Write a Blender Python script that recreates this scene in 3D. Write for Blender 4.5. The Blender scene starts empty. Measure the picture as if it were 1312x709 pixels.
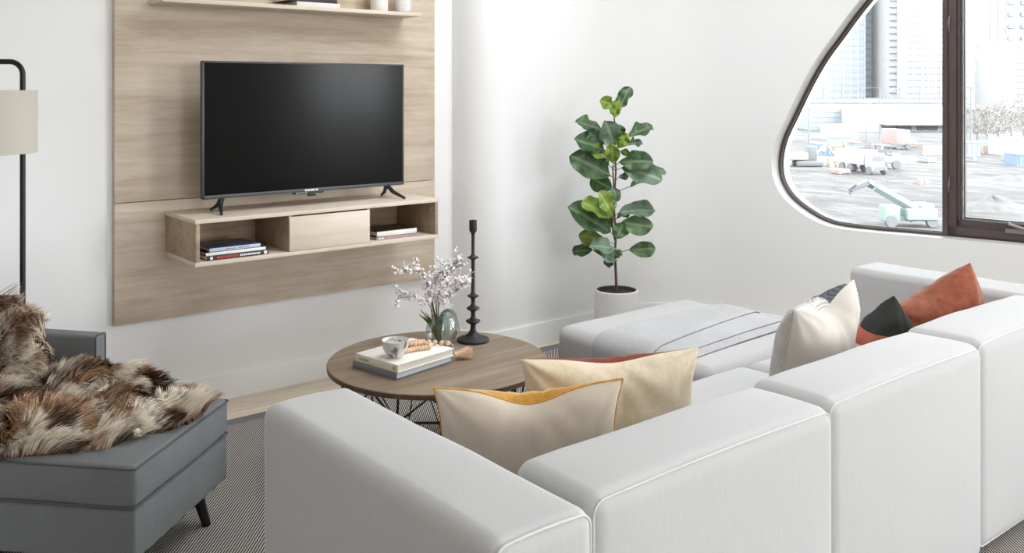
import bpy, bmesh, math, random
import numpy as np
from mathutils import Vector, Matrix, Euler, noise
from mathutils.geometry import tessellate_polygon
random.seed(7); rng = np.random.default_rng(7)
PI = math.pi
S = bpy.context.scene
C = bpy.data.collections.new('living_room'); S.collection.children.link(C)

# ------------------------------------------------------------------ camera
A = math.radians(50.95); FX, FY = math.cos(A), math.sin(A); FOC = 1190.0; HOR = 114.0; EYE = 1.5
cd = bpy.data.cameras.new('camera'); cam = bpy.data.objects.new('camera', cd); S.collection.objects.link(cam)
cam.location = (0, 0, EYE); cam.rotation_euler = (PI/2, 0, A - PI/2)
cd.sensor_width = 36; cd.lens = 36*FOC/1312; cd.shift_y = (HOR-354.5)/1312; cd.clip_end = 3000; cd.clip_start = .05
S.camera = cam
def at(x, d, z=None, y=None):
    """place seen in direction x at distance d"""
    l = (x-656)/FOC*d
    if z is None: z = EYE-(y-HOR)*d/FOC
    return Vector((FX*d+FY*l, FY*d-FX*l, z))

# ------------------------------------------------------------------ materials
def lin(r, g, b):
    f = lambda c: c/12.92 if c <= .04045 else ((c+.055)/1.055)**2.4
    return (f(r/255), f(g/255), f(b/255), 1)
class NT:
    def __init__(s, name):
        s.m = bpy.data.materials.new(name); s.m.use_nodes = True; s.t = s.m.node_tree; s.t.nodes.clear()
        s.out = s.n('ShaderNodeOutputMaterial'); s.p = s.n('ShaderNodeBsdfPrincipled'); s.l(s.p.outputs[0], s.out.inputs[0])
    def n(s, k, **kw):
        q = s.t.nodes.new(k)
        for a, b in kw.items(): setattr(q, a, b)
        return q
    def l(s, a, b): s.t.links.new(a, b)
    def coord(s, scale=(1, 1, 1), rot=(0, 0, 0)):
        tc = s.n('ShaderNodeTexCoord'); mp = s.n('ShaderNodeMapping'); s.l(tc.outputs['Object'], mp.inputs[0])
        mp.inputs['Scale'].default_value = scale; mp.inputs['Rotation'].default_value = rot; return mp.outputs[0]
    def noise(s, vec, scale=5, detail=4, rough=.5, dist=0):
        q = s.n('ShaderNodeTexNoise'); s.l(vec, q.inputs['Vector']); q.inputs['Scale'].default_value = scale
        q.inputs['Detail'].default_value = detail; q.inputs['Roughness'].default_value = rough; q.inputs['Distortion'].default_value = dist
        return q.outputs[0]
    def ramp(s, fac, stops, interp='LINEAR'):
        q = s.n('ShaderNodeValToRGB'); s.l(fac, q.inputs[0]); q.color_ramp.interpolation = interp
        e = q.color_ramp.elements
        while len(e) < len(stops): e.new(.5)
        for i, (p, c) in enumerate(stops): e[i].position = p; e[i].color = c
        return q.outputs[0]
    def bump(s, h, strength=.3, dist=.002):
        q = s.n('ShaderNodeBump'); s.l(h, q.inputs['Height']); q.inputs['Strength'].default_value = strength; q.inputs['Distance'].default_value = dist
        s.l(q.outputs[0], s.p.inputs['Normal'])
    def set(s, **kw):
        for a, b in kw.items():
            s.p.inputs[{'col': 'Base Color', 'rough': 'Roughness', 'metal': 'Metallic', 'spec': 'Specular IOR Level', 'sheen': 'Sheen Weight'}[a]].default_value = b
def plain(name, col, rough=.5, metal=0, spec=.5):
    t = NT(name); t.set(col=col, rough=rough, metal=metal, spec=spec); return t.m
def painted(name, col, rough=.6, var=.04, scale=3, bump=.0):
    t = NT(name); v = t.coord(); n = t.noise(v, scale, 4)
    a = tuple(c*(1-var) for c in col[:3])+(1,); b = tuple(min(1, c*(1+var)) for c in col[:3])+(1,)
    t.l(t.ramp(n, [(.3, a), (.7, b)]), t.p.inputs['Base Color']); t.set(rough=rough)
    if bump: t.bump(t.noise(t.coord(), 180, 3), bump, .001)
    return t.m
def fabric(name, col, var=.06, scale=(1, 1, 1), fine=400, bump=.35, dist=.0015, sheen=.1, spec=.15, big=.03):
    t = NT(name); n = t.noise(t.coord(scale), fine, 3, .6); n2 = t.noise(t.coord(), 4, 3)
    mx = t.n('ShaderNodeMix', data_type='FLOAT'); mx.inputs[0].default_value = .3; t.l(n, mx.inputs[2]); t.l(n2, mx.inputs[3])
    a = tuple(c*(1-var*2) for c in col[:3])+(1,); b = tuple(min(1, c*(1+var*2)) for c in col[:3])+(1,)
    t.l(t.ramp(mx.outputs[0], [(.3, a), (.7, b)]), t.p.inputs['Base Color'])
    t.set(rough=.9, sheen=sheen, spec=spec); t.bump(n, bump, dist); return t.m
def wood(name, dark, mid, light, axis='x', grain=1.0, rough=.5, bump=.15):
    t = NT(name); k = {'x': (1, 14, 14), 'y': (14, 1, 14), 'z': (14, 14, 1)}[axis]
    v = t.coord(k); n = t.noise(v, 1.6*grain, 7, .62, .6)
    k2 = tuple(q*3 for q in k); n2 = t.noise(t.coord(k2), 6*grain, 5, .7)
    k3 = tuple(1 if q == 1 else 2.6 for q in k); n3 = t.noise(t.coord(k3), 1.6, 3, .5, 1.0)
    m1 = t.n('ShaderNodeMath', operation='MULTIPLY_ADD'); t.l(n2, m1.inputs[0]); m1.inputs[1].default_value = .45; t.l(n, m1.inputs[2])
    m2 = t.n('ShaderNodeMath', operation='MULTIPLY_ADD'); t.l(n3, m2.inputs[0]); m2.inputs[1].default_value = .7; t.l(m1.outputs[0], m2.inputs[2])
    t.l(t.ramp(m2.outputs[0], [(.78, dark), (1.06, mid), (1.38, light)][:]) if False else t.ramp(m2.outputs[0], [(0, dark), (1, light)]), t.p.inputs['Base Color'])
    rm = t.n('ShaderNodeMapRange'); t.l(m2.outputs[0], rm.inputs[0]); rm.inputs[1].default_value = .75; rm.inputs[2].default_value = 1.4
    t.l(t.ramp(rm.outputs[0], [(0, dark), (.5, mid), (1, light)]), t.p.inputs['Base Color'])
    t.set(rough=rough, spec=.3); t.bump(n2, bump, .0008); return t.m

M = {}
M['wall'] = painted('white_wall_paint', (.90, .905, .91, 1), .75, .008, 1.2, .06)
M['reveal'] = painted('white_gloss_paint', (.88, .88, .875, 1), .5, .01)
M['base'] = painted('white_baseboard_paint', (.86, .86, .86, 1), .45, .008)
M['ceiling'] = painted('ceiling_paint', (.92, .92, .92, 1), .8, .01)
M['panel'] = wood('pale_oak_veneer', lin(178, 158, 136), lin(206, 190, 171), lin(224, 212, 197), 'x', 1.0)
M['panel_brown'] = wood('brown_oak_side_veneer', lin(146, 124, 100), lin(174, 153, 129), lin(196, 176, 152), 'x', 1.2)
M['edge'] = wood('pale_oak_edge', lin(212, 197, 178), lin(222, 209, 192), lin(231, 220, 205), 'x', 1.4)
M['table'] = wood('brown_oak_veneer', lin(104, 87, 69), lin(136, 119, 100), lin(158, 142, 123), 'x', 1.0)
M['table_edge'] = wood('dark_brown_edge', lin(80, 60, 47), lin(98, 76, 61), lin(112, 90, 74), 'x', 1.4)
M['black'] = plain('black_metal', (.012, .012, .013, 1), .42, .3)
M['iron'] = painted('cast_iron_black', (.016, .016, .017, 1), .5, .2, 60, .3)
M['tv'] = plain('tv_black_plastic', (.015, .015, .016, 1), .35)
M['tvrim'] = plain('tv_dark_grey_bezel', (.06, .06, .065, 1), .35)
M['screen'] = plain('tv_screen', (.004, .004, .004, 1), .16, 0, .14)
M['white_mark'] = plain('white_print', (.8, .8, .8, 1), .5)
M['sofa'] = fabric('white_sofa_fabric', (.515, .515, .518, 1), .02, (1.6, 1.6, .12), 160, .4, .0012)
M['piping'] = fabric('white_piping_fabric', (.66, .66, .66, 1), .02)
M['grey'] = fabric('charcoal_grey_upholstery', lin(112, 115, 117), .13, (1, 1, 1), 330, .6, .001)
M['greyp'] = fabric('dark_grey_piping', lin(84, 88, 91), .1)
M['cream'] = fabric('cream_velvet', lin(216, 202, 178), .05, (1, 1, 1), 60, .2, .002, .3)
M['whitelinen'] = fabric('off_white_linen', lin(198, 191, 183), .03, (1, 1, 1), 500, .4, .001)
M['linen'] = fabric('cream_linen', lin(196, 184, 168), .04, (1, 1, 1), 500, .4, .001)
M['mustard'] = fabric('mustard_velvet', lin(190, 140, 50), .15, (1, 1, 1), 40, .3, .002, .4)
M['rust'] = fabric('rust_velvet', lin(142, 80, 58), .16, (1, 1, 1), 30, .4, .003, .2)
M['brownred'] = fabric('brown_velvet', lin(122, 60, 44), .14, (1, 1, 1), 30, .3, .003, .08)
M['throw'] = fabric('pale_grey_wool', lin(182, 182, 184), .12, (1, 1, 1), 200, .6, .002)
M['foldline'] = fabric('dark_grey_fold_line', lin(140, 142, 147), .05)
M['ceramic'] = painted('white_ceramic', (.78, .77, .76, 1), .45, .01)
M['pot_in'] = painted('potting_soil', (.05, .035, .025, 1), .95, .5, 70, .8)
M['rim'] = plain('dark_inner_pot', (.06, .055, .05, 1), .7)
M['page'] = painted('book_pages', lin(228, 226, 220), .8, .03, 90)
M['bead'] = painted('natural_wood_bead', lin(224, 192, 160), .55, .08, 40)
M['jute'] = fabric('jute_tassel', lin(226, 198, 170), .12, (1, 1, .2), 300, .5)
M['shade'] = fabric('cream_lamp_shade_linen', lin(190, 185, 174), .03, (1, 1, 1), 500, .2)
M['frame'] = painted('bronze_window_frame', lin(84, 72, 70), .4, .06, 8)
M['framelight'] = plain('window_gasket_aluminium', lin(170, 165, 163), .4, .3)
M['gasket'] = plain('black_rubber_gasket', lin(60, 58, 58), .5)
M['darkspace'] = plain('dark_gap', (.02, .018, .015, 1), .8)
# chrome-ish hardware
M['metal'] = plain('brushed_metal', lin(150, 140, 138), .35, .8)
# oak floor with planks
t = NT('oak_plank_floor')
v = t.coord((1, 1, 1))
br = t.n('ShaderNodeTexBrick'); t.l(v, br.inputs[0]); br.offset = .37; br.inputs['Scale'].default_value = 1
br.inputs['Brick Width'].default_value = 1.6; br.inputs['Row Height'].default_value = .16; br.inputs['Mortar Size'].default_value = .0015
br.inputs['Color1'].default_value = (.9, .9, .9, 1); br.inputs['Color2'].default_value = (1.1, 1.1, 1.1, 1); br.inputs['Mortar'].default_value = (.45, .45, .45, 1)
g = t.noise(t.coord((1.2, 18, 18)), 2.2, 6, .6, .4); cr = t.ramp(g, [(.3, lin(196, 180, 158)), (.7, lin(224, 211, 192))])
mm = t.n('ShaderNodeMix', data_type='RGBA', blend_type='MULTIPLY'); mm.inputs[0].default_value = 1
t.l(cr, mm.inputs[6]); t.l(br.outputs[0], mm.inputs[7]); t.l(mm.outputs[2], t.p.inputs['Base Color']); t.set(rough=.5); M['floor'] = t.m
# rug: fine ribs
t = NT('ribbed_grey_rug')
v = t.coord((1, 1, 1), (0, 0, -math.radians(49.3)))
sp = t.n('ShaderNodeSeparateXYZ'); t.l(v, sp.inputs[0])
wob = t.noise(t.coord(), 60, 2); wm = t.n('ShaderNodeMath', operation='MULTIPLY_ADD'); t.l(wob, wm.inputs[0]); wm.inputs[1].default_value = .0012; t.l(sp.outputs[1], wm.inputs[2])
ms = t.n('ShaderNodeMath', operation='MULTIPLY'); t.l(wm.outputs[0], ms.inputs[0]); ms.inputs[1].default_value = 2*PI/.0093
si = t.n('ShaderNodeMath', operation='SINE'); t.l(ms.outputs[0], si.inputs[0])
ma = t.n('ShaderNodeMath', operation='MULTIPLY_ADD'); t.l(si.outputs[0], ma.inputs[0]); ma.inputs[1].default_value = .5; ma.inputs[2].default_value = .5
t.l(t.ramp(ma.outputs[0], [(.35, lin(54, 53, 52)), (.65, lin(190, 186, 180))]), t.p.inputs['Base Color'])
t.set(rough=.95, spec=.1); t.bump(ma.outputs[0], .5, .002); M['rug'] = t.m
M['rugb'] = fabric('dark_rug_border', lin(110, 110, 112), .12, (1, 1, 1), 250, .5)
# thin window glass: clear with a faint reflection
t = NT('window_glass'); t.t.nodes.remove(t.p)
tr = t.n('ShaderNodeBsdfTransparent'); tr.inputs[0].default_value = (.97, .98, .98, 1)
gl = t.n('ShaderNodeBsdfGlossy'); gl.inputs['Roughness'].default_value = .02
fr = t.n('ShaderNodeFresnel'); fr.inputs[0].default_value = 1.45
mx = t.n('ShaderNodeMixShader'); t.l(fr.outputs[0], mx.inputs[0]); t.l(tr.outputs[0], mx.inputs[1]); t.l(gl.outputs[0], mx.inputs[2]); t.l(mx.outputs[0], t.out.inputs[0]); M['glass'] = t.m
t = NT('vase_glass'); t.t.nodes.remove(t.p)
tr = t.n('ShaderNodeBsdfTransparent'); tr.inputs[0].default_value = (.975, .985, .982, 1)
gl = t.n('ShaderNodeBsdfGlossy'); gl.inputs['Roughness'].default_value = .04
lw = t.n('ShaderNodeLayerWeight'); lw.inputs[0].default_value = .35
mx = t.n('ShaderNodeMixShader'); q_ = t.n('ShaderNodeMath', operation='MULTIPLY'); q_.inputs[1].default_value = .45; t.l(lw.outputs['Fresnel'], q_.inputs[0]); t.l(q_.outputs[0], mx.inputs[0]); t.l(tr.outputs[0], mx.inputs[1]); t.l(gl.outputs[0], mx.inputs[2]); t.l(mx.outputs[0], t.out.inputs[0]); M['vglass'] = t.m
# leaf
def leafmat(name, a, b, vein):
    t = NT(name)
    n = t.noise(t.coord(), 14, 3); base = t.ramp(n, [(.35, a), (.65, b)])
    at_ = t.n('ShaderNodeAttribute'); at_.attribute_name = 'vein'
    mm = t.n('ShaderNodeMix', data_type='RGBA'); t.l(at_.outputs['Fac'], mm.inputs[0]); t.l(base, mm.inputs[6]); mm.inputs[7].default_value = vein
    t.l(mm.outputs[2], t.p.inputs['Base Color']); t.set(rough=.42, spec=.45); return t.m
M['leaf_dark'] = leafmat('leaf_deep_green', lin(46, 76, 46), lin(74, 104, 66), lin(116, 142, 100))
M['leaf_mid'] = leafmat('leaf_mid_green', lin(72, 104, 66), lin(104, 134, 94), lin(142, 164, 124))
M['leaf_pale'] = leafmat('leaf_blue_green', lin(84, 112, 88), lin(116, 142, 118), lin(150, 172, 146))
M['leaf_lime'] = leafmat('leaf_lime_green', lin(98, 126, 40), lin(132, 158, 62), lin(166, 184, 100))
M['bark'] = painted('brown_bark', lin(98, 70, 56), .8, .25, 60, .4)
M['strap'] = painted('grey_green_leaf', lin(122, 142, 130), .5, .12, 30)
M['stemg'] = painted('green_stem', lin(98, 112, 62), .6, .15, 50)
M['twig'] = painted('mauve_brown_twig', lin(120, 98, 98), .7, .15, 50)
M['petal'] = painted('white_petal', lin(252, 248, 250), .6, .01, 60)
# marbled bowl
t = NT('grey_marbled_stoneware'); n = t.noise(t.coord(), 16, 3, .5, 1.2)
t.l(t.ramp(n, [(.0, lin(232, 230, 228)), (.50, lin(222, 221, 220)), (.56, lin(128, 128, 132)), (.68, lin(96, 96, 100))]), t.p.inputs['Base Color']); t.set(rough=.35); M['marble'] = t.m
# striped charcoal / cream / rust cushion (bands across its width)
def bands(name, axis, stops):
    t = NT(name); sp = t.n('ShaderNodeSeparateXYZ'); t.l(t.coord(), sp.inputs[0])
    ad_ = t.n('ShaderNodeMath', operation='ADD'); t.l(sp.outputs[0], ad_.inputs[0]); t.l(sp.outputs[2], ad_.inputs[1])
    mr = t.n('ShaderNodeMapRange'); t.l(ad_.outputs[0], mr.inputs[0]); mr.inputs[1].default_value = -.35; mr.inputs[2].default_value = .35
    t.l(t.ramp(mr.outputs[0], stops, 'CONSTANT'), t.p.inputs['Base Color']); t.set(rough=.9, spec=.15); t.bump(t.noise(t.coord(), 300, 3), .5, .0015); return t.m
M['stripe'] = bands('charcoal_cream_rust_bands', 2, [(0, lin(228, 220, 214)), (.62, lin(232, 226, 222)), (.66, lin(176, 104, 84)), (.74, lin(52, 54, 52))])
# knitted off-white cushion front with a grey woven patch
t = NT('off_white_knit_grey_patch'); sp = t.n('ShaderNodeSeparateXYZ'); t.l(t.coord(), sp.inputs[0])
wv = t.n('ShaderNodeTexWave'); t.l(t.coord((1, 1, 1)), wv.inputs[0]); wv.inputs['Scale'].default_value = 38; wv.bands_direction = 'Z'; wv.inputs['Distortion'].default_value = .6
mr = t.n('ShaderNodeMapRange'); t.l(sp.outputs[0], mr.inputs[0]); mr.inputs[1].default_value = -.25; mr.inputs[2].default_value = .25
c1 = t.ramp(mr.outputs[0], [(0, lin(206, 202, 198)), (.60, lin(96, 98, 106)), (.86, lin(214, 208, 204))], 'CONSTANT')
c2 = t.ramp(wv.outputs[1], [(.2, (.55, .55, .55, 1)), (.6, (1, 1, 1, 1))])
mm = t.n('ShaderNodeMix', data_type='RGBA', blend_type='MULTIPLY'); mm.inputs[0].default_value = .7; t.l(c1, mm.inputs[6]); t.l(c2, mm.inputs[7])
t.l(mm.outputs[2], t.p.inputs['Base Color']); t.set(rough=.95, spec=.1); t.bump(wv.outputs[1], .6, .004); M['knit'] = t.m
t = NT('long_pile_fur'); q = t.n('ShaderNodeAttribute'); q.attribute_name = 'col'; t.l(q.outputs['Color'], t.p.inputs['Base Color']); t.set(rough=.65, spec=.25); M['fur'] = t.m
M['furbase'] = fabric('fur_backing', lin(90, 66, 50), .2, (1, 1, 1), 50)

# ------------------------------------------------------------------ mesh helpers
class MB:
    def __init__(s): s.v = []; s.f = []; s.mi = []; s.cur = 0
    def add(s, vs, fs):
        o = len(s.v); s.v += [tuple(q) for q in vs]; s.f += [tuple(i+o for i in f) for f in fs]; s.mi += [s.cur]*len(fs); return s
    def box(s, x0, x1, y0, y1, z0, z1, mat=None):
        vs = [(x, y, z) for x in (x0, x1) for y in (y0, y1) for z in (z0, z1)]
        if mat is not None: vs = [mat @ Vector(q) for q in vs]
        return s.add(vs, [(0, 1, 3, 2), (4, 6, 7, 5), (0, 4, 5, 1), (2, 3, 7, 6), (0, 2, 6, 4), (1, 5, 7, 3)])
    def bbox(s, x0, x1, y0, y1, z0, z1, r=.003, n=2, mat=None, crown=0, seg=1):
        """rounded box"""
        def ax(a0, a1, k):
            R = min(r, (a1-a0)/2*.999); out = [a0+R*(1-math.tan(PI/4*(1-i/n))) for i in range(n+1)]
            mid = [a0+R+(a1-a0-2*R)*i/k for i in range(1, k)]
            return out+mid+[a0+a1-q for q in reversed(out)]
        X, Y, Z = ax(x0, x1, seg), ax(y0, y1, seg), ax(z0, z1, seg); nx, ny, nz = len(X), len(Y), len(Z)
        idx = {}; vs = []; fs = []
        def vid(i, j, k):
            if (i, j, k) not in idx:
                p = Vector((X[i], Y[j], Z[k]))
                c = Vector((min(max(p.x, x0+r), x1-r), min(max(p.y, y0+r), y1-r), min(max(p.z, z0+r), z1-r)))
                dd = p-c
                if dd.length > 1e-9: p = c+dd.normalized()*r
                if crown:
                    cx, cy, cz = (x0+x1)/2, (y0+y1)/2, (z0+z1)/2
                    a, b, e = (p.x-cx)/(x1-cx), (p.y-cy)/(y1-cy), (p.z-cz)/(z1-cz)
                    wx, wy, wz = max(0, 1-a**2), max(0, 1-b**2), max(0, 1-e**2)
                    p = Vector((p.x+crown*a*wy*wz, p.y+crown*b*wx*wz, p.z+crown*e*(wx*wy)**.6))
                idx[(i, j, k)] = len(vs); vs.append(mat @ p if mat is not None else p)
            return idx[(i, j, k)]
        def face(n1, n2, fn, flip):
            for a in range(n1-1):
                for b in range(n2-1):
                    q = (fn(a, b), fn(a+1, b), fn(a+1, b+1), fn(a, b+1)); q = tuple(vid(*w) for w in q); fs.append(q[::-1] if flip else q)
        face(nx, ny, lambda a, b: (a, b, nz-1), 0); face(nx, ny, lambda a, b: (a, b, 0), 1)
        face(nx, nz, lambda a, b: (a, 0, b), 0); face(nx, nz, lambda a, b: (a, ny-1, b), 1)
        face(ny, nz, lambda a, b: (nx-1, a, b), 0); face(ny, nz, lambda a, b: (0, a, b), 1)
        return s.add(vs, fs)
    def tube(s, pts, r, seg=8, closed=False, cap=True):
        pts = [Vector(p) for p in pts]; n = len(pts); R = r if isinstance(r, (list, tuple)) else [r]*n
        rings = []; up = None
        for i, p in enumerate(pts):
            if closed: tg = pts[(i+1) % n]-pts[i-1]
            else: tg = pts[min(i+1, n-1)]-pts[max(i-1, 0)]
            tg.normalize()
            if up is None: up = Vector((0, 0, 1)) if abs(tg.z) < .9 else Vector((1, 0, 0))
            a = tg.cross(up)
            if a.length < 1e-4: a = tg.cross(Vector((0, 1, .1)))
            a.normalize(); b = a.cross(tg).normalized(); up = b
            rings.append([p+(a*math.cos(2*PI*k/seg)+b*math.sin(2*PI*k/seg))*R[i] for k in range(seg)])
        vs = [q for g in rings for q in g]; fs = []
        for i in range(n if closed else n-1):
            j = (i+1) % n
            for k in range(seg): k2 = (k+1) % seg; fs.append((i*seg+k, i*seg+k2, j*seg+k2, j*seg+k))
        if cap and not closed: fs.append(tuple(range(seg))[::-1]); fs.append(tuple((n-1)*seg+k for k in range(seg)))
        return s.add(vs, fs)
    def lathe(s, prof, seg=32, cx=0, cy=0, mat=None):
        vs = []; fs = []
        for r, z in prof:
            for k in range(seg):
                a = 2*PI*k/seg; q = Vector((cx+r*math.cos(a), cy+r*math.sin(a), z)); vs.append(mat @ q if mat is not None else q)
        for i in range(len(prof)-1):
            for k in range(seg): k2 = (k+1) % seg; fs.append((i*seg+k, i*seg+k2, (i+1)*seg+k2, (i+1)*seg+k))
        if prof[0][0] > 1e-6: fs.append(tuple(range(seg))[::-1])
        if prof[-1][0] > 1e-6: fs.append(tuple((len(prof)-1)*seg+k for k in range(seg)))
        return s.add(vs, fs)
    def grid(s, fn, nu, nv, flip=False):
        vs = [fn(i/nu, j/nv) for i in range(nu+1) for j in range(nv+1)]
        fs = [(i*(nv+1)+j, (i+1)*(nv+1)+j, (i+1)*(nv+1)+j+1, i*(nv+1)+j+1) for i in range(nu) for j in range(nv)]
        return s.add(vs, [f[::-1] for f in fs] if flip else fs)
    def sphere(s, c, r, seg=12, rings=8, sc=(1, 1, 1)):
        prof = [(r*math.sin(PI*i/rings), -r*math.cos(PI*i/rings)) for i in range(rings+1)]
        prof[0] = (1e-7, -r); prof[-1] = (1e-7, r)
        return s.lathe(prof, seg, mat=Matrix.Translation(c) @ Matrix.Diagonal((*sc, 1)))
    def build(s, name, mats, parent=None, loc=(0, 0, 0), rot=(0, 0, 0), smooth=True, sharp=35):
        me = bpy.data.meshes.new(name); me.from_pydata(s.v, [], s.f)
        for m in (mats if isinstance(mats, (list, tuple)) else [mats]): me.materials.append(M[m] if isinstance(m, str) else m)
        me.polygons.foreach_set('material_index', s.mi)
        me.update()
        if smooth:
            me.polygons.foreach_set('use_smooth', [True]*len(me.polygons)); me.set_sharp_from_angle(angle=math.radians(sharp))
        o = bpy.data.objects.new(name, me); C.objects.link(o); o.location = loc; o.rotation_euler = rot
        if parent is not None: o.parent = parent
        return o
def tag(o, label, cat, group=None, kind=None):
    o['label'] = label; o['category'] = cat
    if group: o['group'] = group
    if kind: o['kind'] = kind
    return o
def thing(name, label, cat, loc=(0, 0, 0), rz=0, group=None, rot=None):
    o = bpy.data.objects.new(name, None); C.objects.link(o); o.location = loc
    o.rotation_euler = rot if rot is not None else (0, 0, rz); o.empty_display_size = .1
    return tag(o, label, cat, group)
def struct(mb, name, mat, **kw):
    o = mb.build(name, mat, **kw); o['kind'] = 'structure'; return o

# ------------------------------------------------------------------ room shell
VW, VB = 4.37, 4.14                      # TV wall, wall beside it
ceil_z = 3.1
P0 = Vector((4.66, 4.14)); DR = Vector((.167, -.986)).normalized(); NR = Vector((-DR.y, DR.x))
plan = [(-2.6, VW), (3.085, VW)]
plan += [(3.10+.20*(1-math.cos(a)), VW-(VW-VB)*math.sin(a)) for a in [i*PI/2/12 for i in range(13)]]
T0 = P0+Vector((-.5, 0)); T1 = P0+DR*.5
plan += [tuple((1-q)**2*T0+2*q*(1-q)*P0+q*q*T1) for q in [i/14 for i in range(15)]]
def sweep(mb, pl, prof):
    """prof: (offset into the room, z)"""
    P = [Vector(p) for p in pl]; n = len(P); cols = []
    for i, p in enumerate(P):
        t_ = (P[min(i+1, n-1)]-P[max(i-1, 0)]).normalized()
        inn = Vector((t_.y, -t_.x))
        cols.append([(p.x+inn.x*o, p.y+inn.y*o, z) for o, z in prof])
    k = len(prof); vs = [q for c_ in cols for q in c_]
    mb.add(vs, [(i*k+j, i*k+j+1, (i+1)*k+j+1, (i+1)*k+j) for i in range(n-1) for j in range(k-1)])
b = MB(); sweep(b, plan, [(0, 0), (0, ceil_z)]); o = struct(b, 'wall_back', 'wall')
# window wall with its rounded opening
L_R = 11.9
hole = [(1.63, .694), (1.332, .688), (1.14, .692), (1.05, .712), (.975, .745), (.90, .788), (.835, .838), (.79, .90), (.765, .96), (.757, 1.03), (.76, 1.09), (.775, 1.16), (.80, 1.23),
        (.85, 1.325), (.924, 1.479), (.985, 1.59), (1.053, 1.70), (1.133, 1.80), (1.21, 1.905), (1.292, 2.004), (1.40, 2.13), (1.55, 2.27), (1.72, 2.40), (1.95, 2.52), (2.2, 2.6), (2.5, 2.64), (3.6, 2.64), (3.85, 2.60), (4.05, 2.5), (4.2, 2.33), (4.28, 2.1),
        (4.28, 1.2), (4.2, .98), (4.05, .82), (3.85, .73), (3.6, .70), (2.9, .70), (2.135, .700)]
def smooth_loop(p, it=2):
    for _ in range(it):
        q = []
        for i in range(len(p)):
            a, b_ = Vector(p[i]), Vector(p[(i+1) % len(p)]); q += [a*.75+b_*.25, a*.25+b_*.75]
        p = q
    return [tuple(x) for x in p]
hole = smooth_loop(hole, 2)
def wp(s, z, D=0): q = P0+DR*s+NR*D; return (q.x, q.y, z)
DEP = .09; WT = .24
def panel_with_hole(mb, outer, hl, D, flip):
    tris = tessellate_polygon([[Vector((a, b_, 0)) for a, b_ in outer], [Vector((a, b_, 0)) for a, b_ in hl]])
    allp = list(outer)+list(hl)
    fs = []
    for tr_ in tris:
        a, b_, c_ = [Vector(allp[i]) for i in tr_]; ccw = (b_-a).cross(c_-a) > 0
        fs.append(tuple(tr_) if ccw != flip else tuple(tr_)[::-1])
    mb.add([wp(a, b_, D) for a, b_ in allp], fs)
# second opening further along the same wall (beside/behind the camera)
hole2 = smooth_loop([(5.0, .8), (5.25, .55), (7.95, .55), (8.2, .8), (8.2, 2.6), (7.95, 2.85), (5.25, 2.85), (5.0, 2.6)], 2)
SPL = 4.6
b = MB()
for (s0, s1, hl) in ((.5, SPL, hole), (SPL, L_R, hole2)):
    outer = [(s0, 0), (s1, 0), (s1, ceil_z), (s0, ceil_z)]
    panel_with_hole(b, outer, hl, 0, False); panel_with_hole(b, outer, hl, WT, True)
struct(b, 'wall_right', 'wall', smooth=False)
b = MB()
for hl in (hole, hole2):
    n = len(hl); vs = []
    for a, z in hl: vs += [wp(a, z, -.0), wp(a, z, WT)]
    b.add(vs, [(2*i, 2*i+1, 2*((i+1) % n)+1, 2*((i+1) % n)) for i in range(n)])
struct(b, 'trim_1', 'reveal', smooth=False)
# unseen rear wall with an opening placed to light the walls, left wall, floor, ceiling
RX0, RX1, RV = -2.6, 6.60, -7.4
openings = [(1.4, 3.4)]
b = MB(); xs = [RX0]+[q for o_ in openings for q in o_]+[RX1]
for i in range(len(xs)-1):
    if i % 2 == 0: b.box(xs[i], xs[i+1], RV-.2, RV, 0, ceil_z)
    else: b.box(xs[i], xs[i+1], RV-.2, RV, 0, .3); b.box(xs[i], xs[i+1], RV-.2, RV, 2.6, ceil_z)
struct(b, 'wall_front', 'wall', smooth=False)
for i, (a0, a1) in enumerate(openings):
    b = MB()
    for (x0, x1, z0, z1) in ((a0, a0+.06, .3, 2.6), (a1-.06, a1, .3, 2.6), (a0, a1, .3, .36), (a0, a1, 2.54, 2.6), ((a0+a1)/2-.03, (a0+a1)/2+.03, .3, 2.6)):
        b.box(x0, x1, RV-.12, RV-.06, z0, z1)
    struct(b, 'window_%d' % (i+3), 'frame', smooth=False)
b = MB(); b.box(RX0-.15, RX0, RV-.2, VW+.1, 0, ceil_z); struct(b, 'wall_left', 'wall', smooth=False)
b = MB(); b.box(RX0-.15, 7.2, RV-.2, VW+.3, -.12, 0); struct(b, 'floor', 'floor', smooth=False)
b = MB(); b.box(RX0-.15, 7.2, RV-.2, VW+.3, ceil_z, ceil_z+.12); struct(b, 'ceiling', 'ceiling', smooth=False)
bh = .125
b = MB(); sweep(b, plan+[wp(11.5, 0)[:2]], [(0, 0), (.016, 0), (.016, bh-.008), (.012, bh), (0, bh)]); struct(b, 'baseboard_back', 'base', sharp=50)
b = MB(); b.box(RX0, RX0+.016, RV, VW-.02, 0, bh); struct(b, 'baseboard_left', 'base', smooth=False)

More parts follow.
